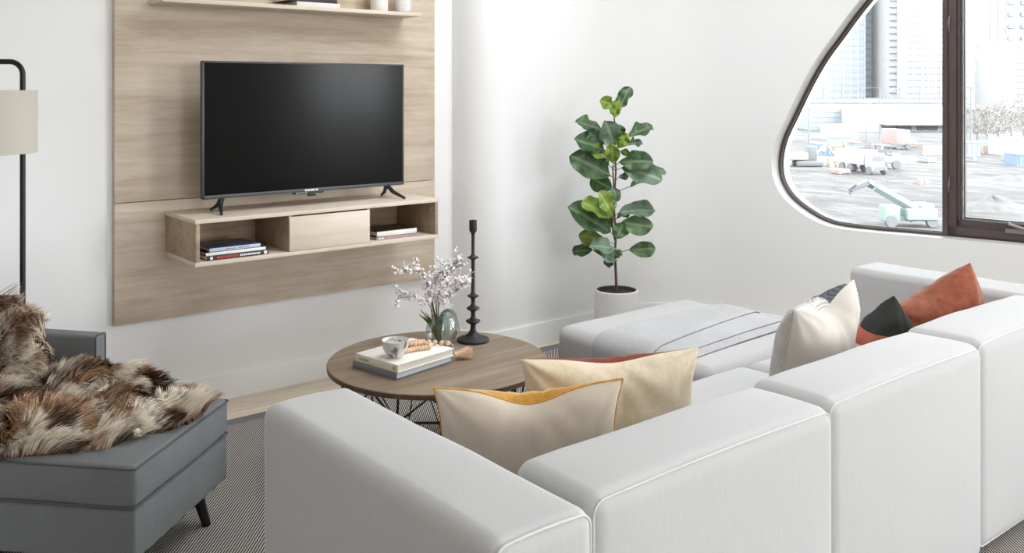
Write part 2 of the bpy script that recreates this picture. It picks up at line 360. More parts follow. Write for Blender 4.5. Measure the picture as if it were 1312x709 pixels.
# main window: dark frame, mullion, opening sash
def loop_strip(mb, hl, i0, i1, D0, D1):
    """frame ring following the opening, inset i0..i1, depth D0..D1"""
    n = len(hl); cen = Vector((2.4, 1.7)); rings = []
    for off, D in ((i0, D0), (i1, D0), (i1, D1), (i0, D1)):
        rg = []
        for i in range(n):
            a = Vector(hl[i-1]); c_ = Vector(hl[(i+1) % n]); t_ = (c_-a).normalized(); nn = Vector((-t_.y, t_.x))
            if nn.dot(cen-Vector(hl[i])) < 0: nn = -nn
            q = Vector(hl[i])+nn*off; rg.append(wp(q.x, q.y, D))
        rings.append(rg)
    for k in range(4):
        r0, r1 = rings[k], rings[(k+1) % 4]
        mb.add(r0+r1, [(i, (i+1) % n, n+(i+1) % n, n+i) for i in range(n)])
def wbox(mb, s0, s1, z0, z1, D0, D1):
    vs = [wp(s_, z_, d_) for s_ in (s0, s1) for d_ in (D0, D1) for z_ in (z0, z1)]
    mb.add(vs, [(0, 1, 3, 2), (4, 6, 7, 5), (0, 4, 5, 1), (2, 3, 7, 6), (0, 2, 6, 4), (1, 5, 7, 3)])
win = bpy.data.objects.new('window_1', None); C.objects.link(win); win.location = wp(2.5, .70, 0); win['kind'] = 'structure'
bpy.context.view_layer.update()
INV = Matrix.Translation(-Vector(win.location))
def wpart(mb, name, mat, **kw):
    mb.v = [tuple(Vector(q)-Vector(win.location)) for q in mb.v]; return mb.build(name, mat, win, **kw)
b = MB(); loop_strip(b, hole, -.004, .013, DEP, DEP+.03); wpart(b, 'window_frame', 'frame', sharp=50)
b = MB(); loop_strip(b, hole, .012, .018, DEP+.012, DEP+.036); wpart(b, 'glazing_bead', 'framelight', sharp=50)
b = MB(); loop_strip(b, hole, .017, .0215, DEP+.018, DEP+.036); wpart(b, 'gasket', 'gasket', sharp=50)
b = MB()
sm0, sm1 = 1.715, 1.785
wbox(b, sm0, 1.742, .70, 2.44, DEP-.006, DEP+.09); wbox(b, 1.742, 1.747, .70, 2.44, DEP+.004, DEP+.09); wbox(b, 1.747, sm1, .70, 2.46, DEP, DEP+.09)
wpart(b, 'mullion', 'frame', smooth=False)
b = MB()      # sash of the opening pane
wbox(b, 1.747, 4.2, .700, .752, DEP, DEP+.09)
wbox(b, 1.783, 4.1, .752, .790, DEP+.012, DEP+.08); wbox(b, sm1, 1.800, .752, 2.46, DEP+.012, DEP+.08)
wbox(b, 1.783, 4.1, .750, .7535, DEP+.006, DEP+.02)
wpart(b, 'sash_frame', 'frame', smooth=False)
b = MB(); wbox(b, 1.800, 4.1, .790, .797, DEP+.03, DEP+.07); wbox(b, 1.800, 1.812, .790, 2.46, DEP+.03, DEP+.07); wpart(b, 'sash_glazing_bead', 'framelight', smooth=False)
b = MB(); wbox(b, 1.812, 4.1, .797, .803, DEP+.04, DEP+.07); wbox(b, 1.812, 1.818, .797, 2.46, DEP+.04, DEP+.07); wpart(b, 'sash_gasket', 'gasket', smooth=False)
for zc in (.96, 1.84):
    b = MB(); wbox(b, 1.744, 1.757, zc+.01, zc+.035, DEP-.010, DEP); wbox(b, 1.748, 1.753, zc-.03, zc+.06, DEP-.005, DEP)
    b.tube([wp(1.752, zc+.05, DEP-.008), wp(1.747, zc+.02, DEP-.016), wp(1.751, zc-.025, DEP-.008)], .0028, 6)
    wpart(b, 'latch', 'metal')
b = MB(); wbox(b, 2.03, 2.22, .745, .768, DEP-.012, DEP+.012); b.tube([wp(2.05, .792, DEP-.02), wp(2.10, .782, DEP-.035), wp(2.2, .762, DEP-.04)], .008, 8); b.sphere(wp(2.05, .793, DEP-.02), .010)
wpart(b, 'sash_handle', 'metal')
b = MB()
hg = [(a, z) for a, z in hole]
tris = tessellate_polygon([[Vector((a, z, 0)) for a, z in hg]]); b.add([wp(a, z, DEP+.03) for a, z in hg], [tuple(q) for q in tris]); wpart(b, 'glass_pane', 'glass', smooth=False)
win2 = MB(); loop_strip(win2, hole2, -.004, .05, DEP, DEP+.07) if False else None
b = MB(); wbox(b, 6.57, 6.63, .55, 2.85, DEP, DEP+.08); struct(b, 'window_2', 'frame', smooth=False)

# ------------------------------------------------------------------ rug
rg = thing('area_rug', 'large grey and white finely ribbed rug with dark border under the sofa and coffee table', 'rug', (2.0, 2.0, 0))
x0, x1, y0, y1 = -1.0, 4.45, -1.2, 4.05
b = MB(); b.box(x0+.07-2, x1-.07-2, y0+.07-2, y1-.07-2, 0.001, .009); b.build('rug_field', 'rug', rg, smooth=False)
b = MB()
for q in ((x0, x1, y1-.07, y1), (x0, x1, y0, y0+.07), (x0, x0+.07, y0+.07, y1-.07), (x1-.07, x1, y0+.07, y1-.07)): b.box(q[0]-2, q[1]-2, q[2]-2, q[3]-2, 0.001, .0095)
b.build('rug_border', 'rugb', rg, smooth=False)
RZ = .0095

# ------------------------------------------------------------------ wall panel, shelf, console
wpn = thing('wall_panel', 'large pale oak panel mounted on the wall behind the television', 'wall panel', (2.096, VW, .44))
b = MB(); b.bbox(-.861, .861, -.034, -.001, 0, .546, .0015, 1); b.build('lower_board', 'panel', wpn)
b = MB(); b.bbox(-.861, .861, -.034, -.001, .549, 1.86, .0015, 1); b.build('upper_board', 'panel', wpn)
PF = VW-.034
sh = tag(MB().bbox(-.68, .68, -.186, 0, 0, .019, .001, 1).build('floating_shelf', 'edge', None, (2.066, PF, 1.886)), 'long thin oak shelf high on the wooden panel above the television', 'shelf')
cs = thing('media_console', 'floating pale oak media console with two open cubbies under the television', 'console', (2.0875, PF, .733))
hw = .6325; D_ = PF-3.95; H_ = .203
b = MB(); b.bbox(-hw, hw, -D_, -.001, H_-.018, H_, .001, 1); b.build('top_panel', 'edge', cs)
b = MB(); b.bbox(-hw, hw, -D_, -.001, 0, .018, .001, 1); b.build('bottom_panel', 'edge', cs)
for s_ in (-1, 1):
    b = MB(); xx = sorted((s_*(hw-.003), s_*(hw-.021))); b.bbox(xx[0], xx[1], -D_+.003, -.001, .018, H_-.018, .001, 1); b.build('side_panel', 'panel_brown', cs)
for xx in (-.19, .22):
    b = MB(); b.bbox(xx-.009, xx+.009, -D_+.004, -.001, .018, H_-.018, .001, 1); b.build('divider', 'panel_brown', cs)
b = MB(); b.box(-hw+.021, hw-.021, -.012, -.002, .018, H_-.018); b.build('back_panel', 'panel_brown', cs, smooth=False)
b = MB(); b.bbox(-.196, .224, -D_-.000, -D_+.016, .020, H_-.025, .001, 1); b.build('drop_front', 'edge', cs)

# ------------------------------------------------------------------ television
tv = thing('television', 'black flat screen television standing on the oak console', 'television', (2.078, 4.125, .936+.0005))
tw, z0, z1 = .531, .066, .690
b = MB(); b.bbox(-tw, tw, -.012, .018, z0, z1, .004, 2); b.bbox(-tw*.82, tw*.82, .018, .058, z0+.03, z1-.16, .01, 2); b.build('housing', 'tv', tv)
b = MB()
for q in ((-tw-.001, -tw+.008, z0, z1), (tw-.008, tw+.001, z0, z1), (-tw, tw, z1-.008, z1+.001), (-tw, tw, z0-.001, z0+.016)): b.bbox(q[0], q[1], -.0145, -.008, q[2], q[3], .001, 1)
b.build('bezel', 'tvrim', tv)
b = MB(); b.box(-tw+.008, tw-.008, -.0132, -.011, z0+.016, z1-.008); b.build('screen', 'screen', tv, smooth=False)
for s_ in (-1, 1):
    b = MB(); x_ = s_*.435
    b.tube([(x_, 0, z0+.005), (x_+s_*.02, -.03, .035), (x_+s_*.045, -.105, .006)], [.013, .011, .0065], 8)
    b.tube([(x_, 0, z0+.005), (x_+s_*.008, .03, .032), (x_+s_*.02, .085, .006)], [.012, .010, .006], 8)
    b.build('foot', 'tv', tv)
b = MB(); b.bbox(-.085, .07, -.014, .01, z0-.010, z0+.002, .002, 1); b.bbox(-.01, .03, -.012, 0, z0-.022, z0-.008, .002, 1); b.build('sensor_housing', 'tv', tv)
b = MB()
for k, w_ in enumerate((.011, .012, .013, .009, .010)): b.box(-.030+k*.0145, -.030+k*.0145+w_, -.0152, -.0142, z0+.003, z0+.012)
for k in range(5): b.box(-.075+k*.012, -.070+k*.012, -.0150, -.0139, z0-.006, z0-.002)
b.build('logo', 'white_mark', tv, smooth=False)

# ------------------------------------------------------------------ books
def book(loc, rz, w, d, h, cover, spine, label, marks=None, cat='book', group=None, page='page'):
    """w along x (spine side faces -y), d depth, h thickness"""
    t_ = thing('book', label, cat, loc, rz, group)
    b = MB(); c_ = .003
    b.bbox(-w/2, w/2, -d/2+.003, d/2, 0, c_, .001, 1); b.bbox(-w/2, w/2, -d/2+.003, d/2, h-c_, h, .001, 1)
    b.build('cover', cover, t_)
    b = MB(); b.bbox(-w/2, w/2, -d/2-.001, -d/2+.003, 0, h, .001, 1); b.build('spine', spine, t_)
    b = MB(); b.box(-w/2+.004, w/2-.004, -d/2+.003, d/2-.004, c_, h-c_); b.build('pages', page, t_, smooth=False)
    if marks:
        for (mx0, mx1, mz0, mz1, mm_) in marks:
            b = MB(); b.box(-w/2+mx0*w, -w/2+mx1*w, -d/2-.0018, -d/2-.0008, h*mz0, h*mz1); b.build('lettering', mm_, t_, smooth=False)
    return t_
kb = plain('black_book_cloth', (.02, .02, .022, 1), .5); kr = plain('red_print', lin(172, 66, 58), .5); kw = painted('white_book_cover', lin(238, 236, 228), .5, .02)
kbl = painted('light_blue_spine', lin(178, 204, 232), .5, .08, 40); knv = painted('navy_photo_cover', lin(64, 74, 104), .35, .7, 22)
kpk = painted('greyish_pink_spine', lin(150, 138, 140), .5, .1, 50); kpr = plain('rose_print', lin(190, 150, 158), .5); kgs = painted('slate_grey_cover', lin(122, 130, 138), .5, .04); kpg = painted('pale_grey_blue_pages', lin(214, 222, 230), .7, .03, 80)
kbr = painted('dark_brown_cover', lin(58, 46, 42), .4, .4, 30); kpw = painted('pink_white_spine', lin(232, 222, 222), .5, .04, 40)
CZ = .733+.018+.0005
def letters(x0, x1, n, z0, z1, m): 
    out = []; w_ = (x1-x0)/n
    for i in range(n): out.append((x0+i*w_, x0+(i+.72)*w_, z0, z1, m))
    return out
book((1.655, 4.075, CZ), 0, .285, .215, .020, kb, kb, 'black book with red and white spine lettering, bottom of the left console stack',
     [(.05, .09, .2, .8, 'white_mark')]+letters(.16, .50, 8, .22, .78, kr)+letters(.52, .86, 10, .3, .7, 'white_mark')+[(.92, .97, .15, .85, 'white_mark')], group=None)
book((1.648, 4.078, CZ+.0205), 0, .275, .21, .013, kb, kw, 'thin book with a white spine, middle of the left console stack')
book((1.648, 4.085, CZ+.034), 0, .235, .20, .015, knv, kbl, 'light blue spined book with dark picture cover, top of the left console stack', [(.3, .5, .35, .6, kpk), (.55, .78, .4, .7, kpk)])
book((2.50, 4.085, CZ), 0, .262, .20, .014, kb, kpk, 'dark book with greyish pink spine, bottom of the right console stack', [(.04, .17, .3, .7, 'white_mark')]+letters(.25, .70, 14, .25, .75, kpr))
book((2.495, 4.090, CZ+.0145), 0, .235, .195, .024, kbr, kw, 'thick white spined book with dark cover, top of the right console stack')
SZ = 1.905+.0005
book((2.155, 4.25, SZ), 0, .235, .15, .022, kw, kpw, 'pinkish white book, bottom of the stack on the high shelf')
book((2.125, 4.257, SZ+.0225), .04, .275, .145, .02, kb, kb, 'black book in the stack on the high shelf')
# vases on the high shelf
def vase(loc, prof, label, ribs=0):
    t_ = thing('vase', label, 'vase', loc); b = MB(); b.lathe(prof, 40); b.build('vase_body', 'ceramic', t_)
    if ribs:
        b = MB()
        for k in range(ribs):
            z_ = .012+k*.009; r_ = np.interp(z_, [p[1] for p in prof[:5]], [p[0] for p in prof[:5]]); b.tube([(r_*math.cos(a), r_*math.sin(a), z_) for a in [i*2*PI/40 for i in range(40)]], .0012, 5, True)
        b.build('ribs', 'ceramic', t_)
vase((2.545, 4.25, SZ), [(.040, 0), (.046, .01), (.046, .05), (.042, .10), (.03, .14), (.022, .16), (.024, .175), (.019, .175), (.018, .15), (.001, .14)], 'plain pale grey vase on the high shelf, left of the ribbed one')
vase((2.695, 4.25, SZ), [(.030, 0), (.040, .012), (.043, .04), (.043, .07), (.038, .10), (.024, .115), (.026, .125), (.021, .125), (.02, .11), (.001, .1)], 'small white ribbed vase at the right end of the high shelf', 8)

# ------------------------------------------------------------------ coffee table
TC = Vector((2.11, 3.07)); TR = .437; TZ = .42
ct = thing('coffee_table', 'round brown wooden coffee table on a black wire base', 'table', (TC.x, TC.y, RZ))
tz = TZ-RZ
b = MB(); b.lathe([(.001, tz-.022), (TR-.004, tz-.022), (TR, tz-.020), (TR, tz-.003), (TR-.003, tz), (.001, tz)], 96); ob = b.build('tabletop', ['table', 'table_edge'], ct)
for p in ob.data.polygons:
    if abs(p.normal.z) < .6: p.material_index = 1
def ring(r, z, n=48): return [(r*math.cos(2*PI*i/n), r*math.sin(2*PI*i/n), z) for i in range(n)]
R1, Z1, R2, Z2, R3, Z3 = .375, tz-.030, .385, tz-.125, .26, .008
b = MB(); b.tube(ring(R1, Z1), .0055, 8, True); b.build('top_ring', 'black', ct)
b = MB(); b.tube(ring(R3, Z3), .006, 8, True); b.build('bottom_ring', 'black', ct)
NT_ = 10; ph = math.atan2(-FY, -FX)
b = MB(); b.tube([(R2*math.cos(ph+(i+.5)*2*PI/NT_), R2*math.sin(ph+(i+.5)*2*PI/NT_), Z2) for i in range(NT_)], .005, 8, True); b.build('middle_ring', 'black', ct)
for i in range(NT_):
    a0 = ph+i*2*PI/NT_; am = a0-PI/NT_; ap = a0+PI/NT_
    T = (R1*math.cos(a0), R1*math.sin(a0), Z1); Lm = (R2*math.cos(am), R2*math.sin(am), Z2); Lp = (R2*math.cos(ap), R2*math.sin(ap), Z2)
    Bt = (R3*math.cos(a0), R3*math.sin(a0), Z3); Tp = (R1*math.cos(ap), R1*math.sin(ap), Z1)
    b = MB(); b.tube([Lm, T, Lp], .0042, 6); b.tube([Tp, Lp], .0045, 6); b.tube([Lm, Bt, Lp], .0045, 6)
    b.build('wire_strut', 'black', ct)
TZ += .0005
# books on the table
ang = math.atan2(-.244, .047)  # along the spine edge
def tbook(p0, p1, p2, z, h, cover, spine, page, label, marks=None):
    """corners: p0 left, p1 front, p2 right; spine along p0-p1"""
    p0, p1, p2 = map(Vector, (p0, p1, p2)); w_ = (p1-p0).length; a = math.atan2((p1-p0).y, (p1-p0).x); d_ = (p2-p1).length
    c_ = (p0+p2)/2
    return book((c_.x, c_.y, z), a, w_, d_, h, cover, spine, label, marks, page=page)
tbook((1.790, 3.188), (1.837, 2.944), (2.130, 3.000), TZ, .026, kgs, kgs, kpg, 'slate grey book with pale pages, lower of the two books on the coffee table')
tbook((1.795, 3.168), (1.838, 2.930), (2.128, 2.992), TZ+.0265, .030, kw, painted('ivory_spine', lin(222, 217, 200), .5, .02), 'page', 'white book under the marbled bowl, upper of the two books on the coffee table', letters(.1, .32, 7, .35, .6, plain('faint_grey_print', lin(170, 168, 160), .5))+[(.90, .93, .3, .7, plain('grey_print', lin(120, 120, 116), .5))])
BZ = TZ+.057
bw = tag(MB().lathe([(.001, 0), (.022, 0), (.025, .004), (.038, .018), (.048, .038), (.051, .060), (.052, .066), (.0495, .067), (.047, .058), (.043, .038), (.032, .018), (.001, .010)], 48).build('marbled_bowl', 'marble', None, (1.885, 3.03, BZ)), 'small white and grey marbled bowl standing on the white book', 'bowl')
# beads
bg = thing('bead_garland', 'string of natural wooden beads with a tassel lying on the books and table', 'beads', (1.99, 3.08, BZ))
pos = []
rr = .0098
base = Vector((1.99, 3.08, BZ))
def track(n, pfun):
    for i in range(n): pos.append(pfun(i/(n-1)))
hz = rr
track(10, lambda q: Vector((1.925+.115*q, 3.045-.015*q+.008*math.sin(q*3), BZ+hz)))
track(3, lambda q: Vector((2.052+.008*math.sin(PI*q), 3.042+.03*q, BZ+hz)))
track(10, lambda q: Vector((2.035-.115*q, 3.083+.012*q, BZ+hz)))
track(3, lambda q: Vector((1.905-.008*math.sin(PI*q), 3.103+.028*q, BZ+hz)) if False else Vector((1.912, 3.108+.018*q, BZ+hz)))
track(9, lambda q: Vector((1.93+.125*q, 3.135-.012*q, BZ+hz)))
for i in range(8): pos.append(Vector((1.935+.015*i, 3.068+.006*math.sin(i), BZ+hz+.0135)))
for i in range(5): pos.append(Vector((2.065+.0165*i, 3.115-.021*i, BZ+hz)))
for p in pos:
    b = MB(); b.sphere((0, 0, 0), rr, 14, 10); b.build('bead', 'bead', bg, p-base, (random.random()*3, random.random()*3, 0))
b = MB(); b.tube([Vector((2.13, 3.03, BZ+.012))-base, Vector((2.145, 3.018, BZ+.004))-base, Vector((2.15, 3.012, TZ+.03))-base], .002, 6)
b.build('cord', 'jute', bg)
b = MB(); tb = Vector((2.150, 3.010, TZ+.022))-base; td = Vector((.98, -.18, 0)).normalized(); tn = Vector((.18, .98, 0))
for i in range(150):
    a = random.random()*2*PI; r_ = math.sqrt(random.random()); o_ = tn*math.cos(a)*r_+Vector((0, 0, 1))*math.sin(a)*r_
    e_ = td*(.070+random.uniform(-.006, .008)); sp_ = .027
    b.tube([tb+o_*.010, tb+e_*.4+o_*.018+Vector((0, 0, -.001)), tb+e_*.9+o_*sp_+tn*random.uniform(-.004, .004)+Vector((0, 0, -.001*r_))], [.0011, .0011, .0009], 4, cap=False)
b.build('tassel', 'jute', bg)
b = MB(); b.tube([tb-td*.004, tb+td*.006], .012, 10); b.build('tassel_knot', 'jute', bg)
# candlestick
b = MB(); k = 1.0
prof = [(.001, 0), (.066, 0), (.070, .004), (.069, .010), (.060, .015), (.036, .022), (.020, .034), (.0125, .050), (.0105, .066), (.013, .072), (.026, .079), (.032, .084), (.030, .089), (.016, .094), (.010, .104), (.0095, .122), (.013, .129), (.024, .134), (.028, .139), (.026, .144), (.013, .150), (.0088, .160), (.0088, .178), (.012, .184), (.0235, .190), (.025, .194), (.012, .200), (.0085, .208), (.008, .345), (.012, .350), (.0235, .355), (.024, .359), (.012, .365), (.0075, .372), (.0075, .455), (.0095, .462), (.0155, .470), (.0165, .476), (.0165, .516), (.014, .517), (.013, .480), (.001, .478)]
b.lathe(prof, 40); tag(b.build('candlestick', 'iron', None, (2.377, 3.195, TZ)), 'tall knobbed black candlestick standing on the coffee table', 'candlestick')
# glass vase and flowers
VX = Vector((2.262, 3.262)); VZ = TZ
t_ = thing('glass_vase', 'clear rounded glass vase holding white blossom on the coffee table', 'vase', (VX.x, VX.y, VZ))
b = MB(); b.lathe([(.001, 0), (.045, 0), (.058, .010), (.068, .035), (.070, .060), (.063, .085), (.052, .100), (.048, .112), (.050, .118), (.0475, .118), (.0455, .111), (.0495, .099), (.0605, .084), (.0675, .060), (.0655, .036), (.055, .012), (.001, .004)], 48); b.build('vase_body', 'vglass', t_)
fl = thing('flower_spray', 'white blossom sprays with long grey green leaves standing in the glass vase', 'flowers', (VX.x, VX.y, VZ+.008))
R2D = Vector((FY, -FX, 0)); F3 = Vector((FX, FY, 0))
def fp(px, py, dep=0):
    """point of the bouquet from its look: dep in metres behind the vase axis"""
    d = VX.x*FX+VX.y*FY+dep; return at(px, d, y=py)-Vector((VX.x, VX.y, VZ+.008))
def spline(pts, n=8):
    out = []; P_ = [Vector(p) for p in pts]; P_ = [P_[0]*2-P_[1]]+P_+[P_[-1]*2-P_[-2]]
    for i in range(1, len(P_)-2):
        for j in range(n):
            q = j/n; a, b_, c_, d_ = P_[i-1:i+3]
            out.append(.5*((2*b_)+(-a+c_)*q+(2*a-5*b_+4*c_-d_)*q*q+(-a+3*b_-3*c_+d_)*q**3))
    out.append(P_[-2]); return out
def blossom(mb, c, r, up):
    up = up.normalized(); a = up.orthogonal().normalized(); b_ = up.cross(a); n0 = random.random()*6
    for k in range(5):
        th = n0+k*2*PI/5; dr = a*math.cos(th)+b_*math.sin(th); sd = up.cross(dr)
        p = [c, c+dr*r*.5+sd*r*.42+up*r*.25, c+dr*r*1.0+up*r*.35, c+dr*r*.5-sd*r*.42+up*r*.25]
        mb.add(p, [(0, 1, 2, 3)])
stems = [
    ([(560, 438, 0), (553, 400, 0), (549, 375, 0), (545, 358, -.02), (532, 346, -.03), (515, 349, -.03)], .30),
    ([(562, 438, 0), (556, 410, .01), (551, 392, -.02), (540, 383, -.04), (525, 379, -.05), (511, 378, -.05)], .45),
    ([(566, 438, .01), (562, 400, .02), (563, 372, .02), (572, 352, .03), (583, 338, .03), (590, 333, .03)], .40),
    ([(563, 438, .01), (560, 398, -.01), (562, 376, -.03), (575, 364, -.04), (590, 362, -.05), (598, 361, -.05)], .40),
    ([(564, 438, -.01), (562, 395, 0), (568, 382, .02), (582, 375, .04), (595, 362, .05)], .45),
    ([(561, 438, 0), (555, 392, .03), (553, 370, .05), (562, 352, .06), (575, 345, .07), (590, 340, .07)], .45),
    ([(565, 438, .0), (560, 405, .03), (558, 385, .05), (562, 368, .05), (566, 352, .03), (570, 343, .02)], .40)]
for pts, f0 in stems:
    c_ = spline([fp(*p) for p in pts], 8); n = len(c_)
    st = MB(); st.tube(c_, [.0022*(1-.6*i/n) for i in range(n)], 6)
    bl = MB()
    i0 = int(n*f0)
    for i in range(i0, n):
        for k in range(5):
            dv = Vector((random.gauss(0, 1), random.gauss(0, 1), random.gauss(.3, 1))).normalized()
            e_ = c_[i]+dv*random.uniform(.006, .026)
            st.tube([c_[i], e_], .0006, 4, cap=False)
            blossom(bl, e_, random.uniform(.005, .0095), dv)
        if i % 5 == 0 and i > i0:
            dv = Vector((random.gauss(0, 1), random.gauss(0, 1), random.gauss(.2, .7))).normalized()*.055
            st.tube([c_[i], c_[i]+dv], .0009, 5)
            for k in range(14):
                q = random.random(); e_ = c_[i]+dv*q+Vector((random.gauss(0, .008), random.gauss(0, .008), random.gauss(0, .008))); blossom(bl, e_, random.uniform(.005, .008), Vector((random.gauss(0, 1), random.gauss(0, 1), random.gauss(.3, 1))))
    so = st.build('flower_stem', 'twig', fl); bl.build('blossoms', 'petal', so, smooth=False)
def strap(pts, w):
    c_ = spline([fp(*p) for p in pts], 6); n = len(c_); b = MB(); vs = []
    for i, p in enumerate(c_):
        tg = (c_[min(i+1, n-1)]-c_[max(i-1, 0)]).normalized(); sd = tg.cross(F3).normalized()
        sd = (sd+F3*.5).normalized(); q = i/(n-1); ww = w*(math.sin(PI*min(1, .12+q*.88))**.5)*(1-.0*q)
        nn = tg.cross(sd).normalized(); vs += [p-sd*ww, p+nn*ww*.25, p+sd*ww]
    b.add(vs, [(3*i+k_, 3*i+k_+1, 3*i+4+k_, 3*i+3+k_) for i in range(n-1) for k_ in (0, 1)])
    return b
for pts, w in (([(562, 436, 0), (566, 405, -.02), (575, 398, -.03), (584, 406, -.04), (590, 430, -.05)], .008), ([(562, 436, 0), (566, 408, -.04), (569, 404, -.06), (574, 418, -.08), (575, 440, -.085)], .011),
               ([(562, 436, 0), (561, 412, -.03), (567, 408, -.07), (571, 418, -.09), (568, 438, -.09)], .008)):
    strap(pts, w).build('strap_leaf', 'strap', fl, smooth=True)
for k, (tx, ty) in enumerate(((538, 396), (541, 404), (545, 400), (548, 406), (556, 396), (550, 380), (552, 384), (565, 400), (536, 402))):
    strap([(560, 436, 0), ((560+tx)/2+2, (430+ty)/2, 0), (tx, ty, random.uniform(-.03, .03))], .0045).build('green_blade', 'stemg', fl)
# ------------------------------------------------------------------ sofa
SZ0 = RZ+.0
sf = thing('sectional_sofa', 'large white upholstered sectional sofa seen from behind', 'sofa', (2.5, 1.9, SZ0))
def soft(x0, x1, y0, y1, z0, z1, r, name, mat='sofa', crown=.010, parent=sf, org=(2.5, 1.9, SZ0), seg=8, n=5):
    b = MB(); b.bbox(x0-org[0], x1-org[0], y0-org[1], y1-org[1], z0-org[2], z1-org[2], r, n, crown=crown, seg=seg)
    for i, q in enumerate(b.v):
        p = Vector(q); w_ = noise.noise(p*5)*.0035; b.v[i] = (q[0]+w_*.5, q[1]+w_*.5, q[2]+w_)
    return b.build(name, mat, parent, sharp=80)
def pipe_rect(fixed, axis, a0, a1, z0, z1, r, rad, name, parent=sf, org=(2.5, 1.9, SZ0), mat='piping', bow=0):
    pts = []
    for (ca, cz, s0) in ((a1-r, z1-r, 0), (a0+r, z1-r, 1), (a0+r, z0+r, 2), (a1-r, z0+r, 3)):
        for k in range(7):
            th = (s0+k/6)*PI/2; a = ca+r*math.cos(th); z = cz+r*math.sin(th)
            pts.append((a, z))
        if s0 == 0 and bow:
            for k in range(1, 8): q = k/8; pts.append((a1-r+(a0-a1+2*r)*q, z1+bow*(1-(2*q-1)**2)))
    out = []
    for a, z in pts: out.append((a-org[0], fixed-org[1], z-org[2]) if axis == 'y' else (fixed-org[0], a-org[1], z-org[2]))
    b = MB(); b.tube(out, rad, 6, True); return b.build(name, mat, parent)
AZ = .695; LEG = .035
soft(1.000, 1.252, 1.282, 2.255, LEG, AZ, .038, 'armrest', crown=.006)
pipe_rect(1.2925, 'y', 1.0095, 1.2425, LEG+.01, AZ-.0095, .028, .0032, 'arm_piping', bow=.003); pipe_rect(2.2445, 'y', 1.0095, 1.2425, LEG+.01, AZ-.0095, .028, .0032, 'arm_piping', bow=.003)
soft(3.835, 4.075, 1.345, 2.310, LEG, AZ-.003, .03, 'armrest', crown=.004)
pipe_rect(2.3015, 'y', 3.8435, 4.0665, LEG+.01, AZ-.011, .022, .003, 'arm_piping', bow=.002)
mods = [(1.258, 2.108, 1.300), (2.118, 2.975, 1.322), (2.985, 3.830, 1.340)]
for i, (a0, a1, v0) in enumerate(mods):
    soft(a0, a1, v0, v0+.262, LEG, AZ+.004, .042, 'backrest', crown=.009)
    pipe_rect(v0+.0115, 'y', a0+.0115, a1-.0115, LEG+.01, AZ-.0065, .030, .0026, 'back_piping', bow=.006)
    soft(a0, a1, v0+.265, 2.245, LEG, .27, .02, 'seat_base', crown=.002, seg=4)
    soft(a0+.002, a1-.002, v0+.262, 2.250, .272, .43, .045, 'seat_cushion', crown=.010)
for (x_, y_) in ((1.06, 1.34), (1.06, 2.19), (2.11, 1.38), (2.11, 2.18), (2.98, 1.40), (2.98, 2.18), (4.02, 1.42), (4.02, 2.24)):
    b = MB(); b.lathe([(.02, 0), (.024, .05)], 16, x_-2.5, y_-1.9); b.build('foot', 'black', sf)
# ottoman of the sectional
oo = (3.26, 2.71, SZ0)
ot = thing('sofa_ottoman', 'low white square ottoman with a grey throw in front of the sectional sofa', 'ottoman', oo)
soft(2.82, 3.70, 2.275, 3.145, LEG, .27, .02, 'ottoman_base', crown=.002, parent=ot, org=oo, seg=4)
OX0, OX1, OY0, OY1, OZT = 2.81, 3.71, 2.268, 3.155, .425
soft(OX0, OX1, OY0, OY1, .20, OZT, .05, 'ottoman_cushion', crown=.012, parent=ot, org=oo, seg=10)
for (x_, y_) in ((2.9, 2.36), (3.62, 2.36), (2.9, 3.06), (3.62, 3.06)):
    b = MB(); b.lathe([(.02, 0), (.024, .05)], 16, x_-oo[0], y_-oo[1]); b.build('foot', 'black', ot)
# throw laid over it
th = thing('throw_blanket', 'folded pale grey throw draped over the low white ottoman', 'blanket', (3.26, 2.7, OZT))
def drape(s_, y, off):
    """s_: distance along the cloth from the left hem; returns point on the ottoman skin"""
    hang = .21; r = .05; top = OX1-OX0-2*r; arc = r*PI/2
    c_ = .012*max(0, 1-((y-2.71)/.44)**2)**.6
    if s_ < hang: return Vector((OX0-off, y, OZT-r-(hang-s_)))
    s_ -= hang
    if s_ < arc: a = s_/r; return Vector((OX0+r-(r+off)*math.cos(a), y, OZT-r+(r+off)*math.sin(a)))
    s_ -= arc
    if s_ < top: q = 2*(s_+r)/(OX1-OX0)-1; return Vector((OX0+r+s_, y, OZT+off+c_*max(0, 1-q*q)**.6))
    s_ -= top
    if s_ < arc: a = s_/r; return Vector((OX1-r+(r+off)*math.sin(a), y, OZT-r+(r+off)*math.cos(a)))
    s_ -= arc; return Vector((OX1+off, y, OZT-r-s_))
def cloth(ya0, ya1, yb0, yb1, off, s0, s1, name, th_=.006, edge_r=.004):
    """layer between lines y(s): near edge ya0->ya1, far edge yb0->yb1"""
    b = MB(); nu, nv = 60, 16; org = Vector((3.26, 2.7, OZT))
    def f(dz):
        def g(u, v):
            s_ = s0+(s1-s0)*u; ya = ya0+(ya1-ya0)*u; yb = yb0+(yb1-yb0)*u; y = ya+(yb-ya)*v
            w_ = .0025*noise.noise(Vector((s_*6, y*8, off*90)))+.004*noise.noise(Vector((s_*2, y*14, off*50+3)))*max(0, 1-s_*2.4)
            e_ = min(v, 1-v)*abs(yb-ya); rd = math.sqrt(max(0, 1-(1-min(1, e_/.008))**2)); dz_ = off+(th_*rd if dz else 0)
            return drape(s_, y+w_, dz_+abs(w_)*.6)-org
        return g
    b.grid(f(1), nu, nv, True); b.grid(f(0), nu, nv)
    return b.build(name, 'throw', th)
LT = .21+.05*PI/2*2+.80
cloth(2.38, 2.46, 2.905, 2.895, .003, .0, LT+.10, 'bottom_layer')
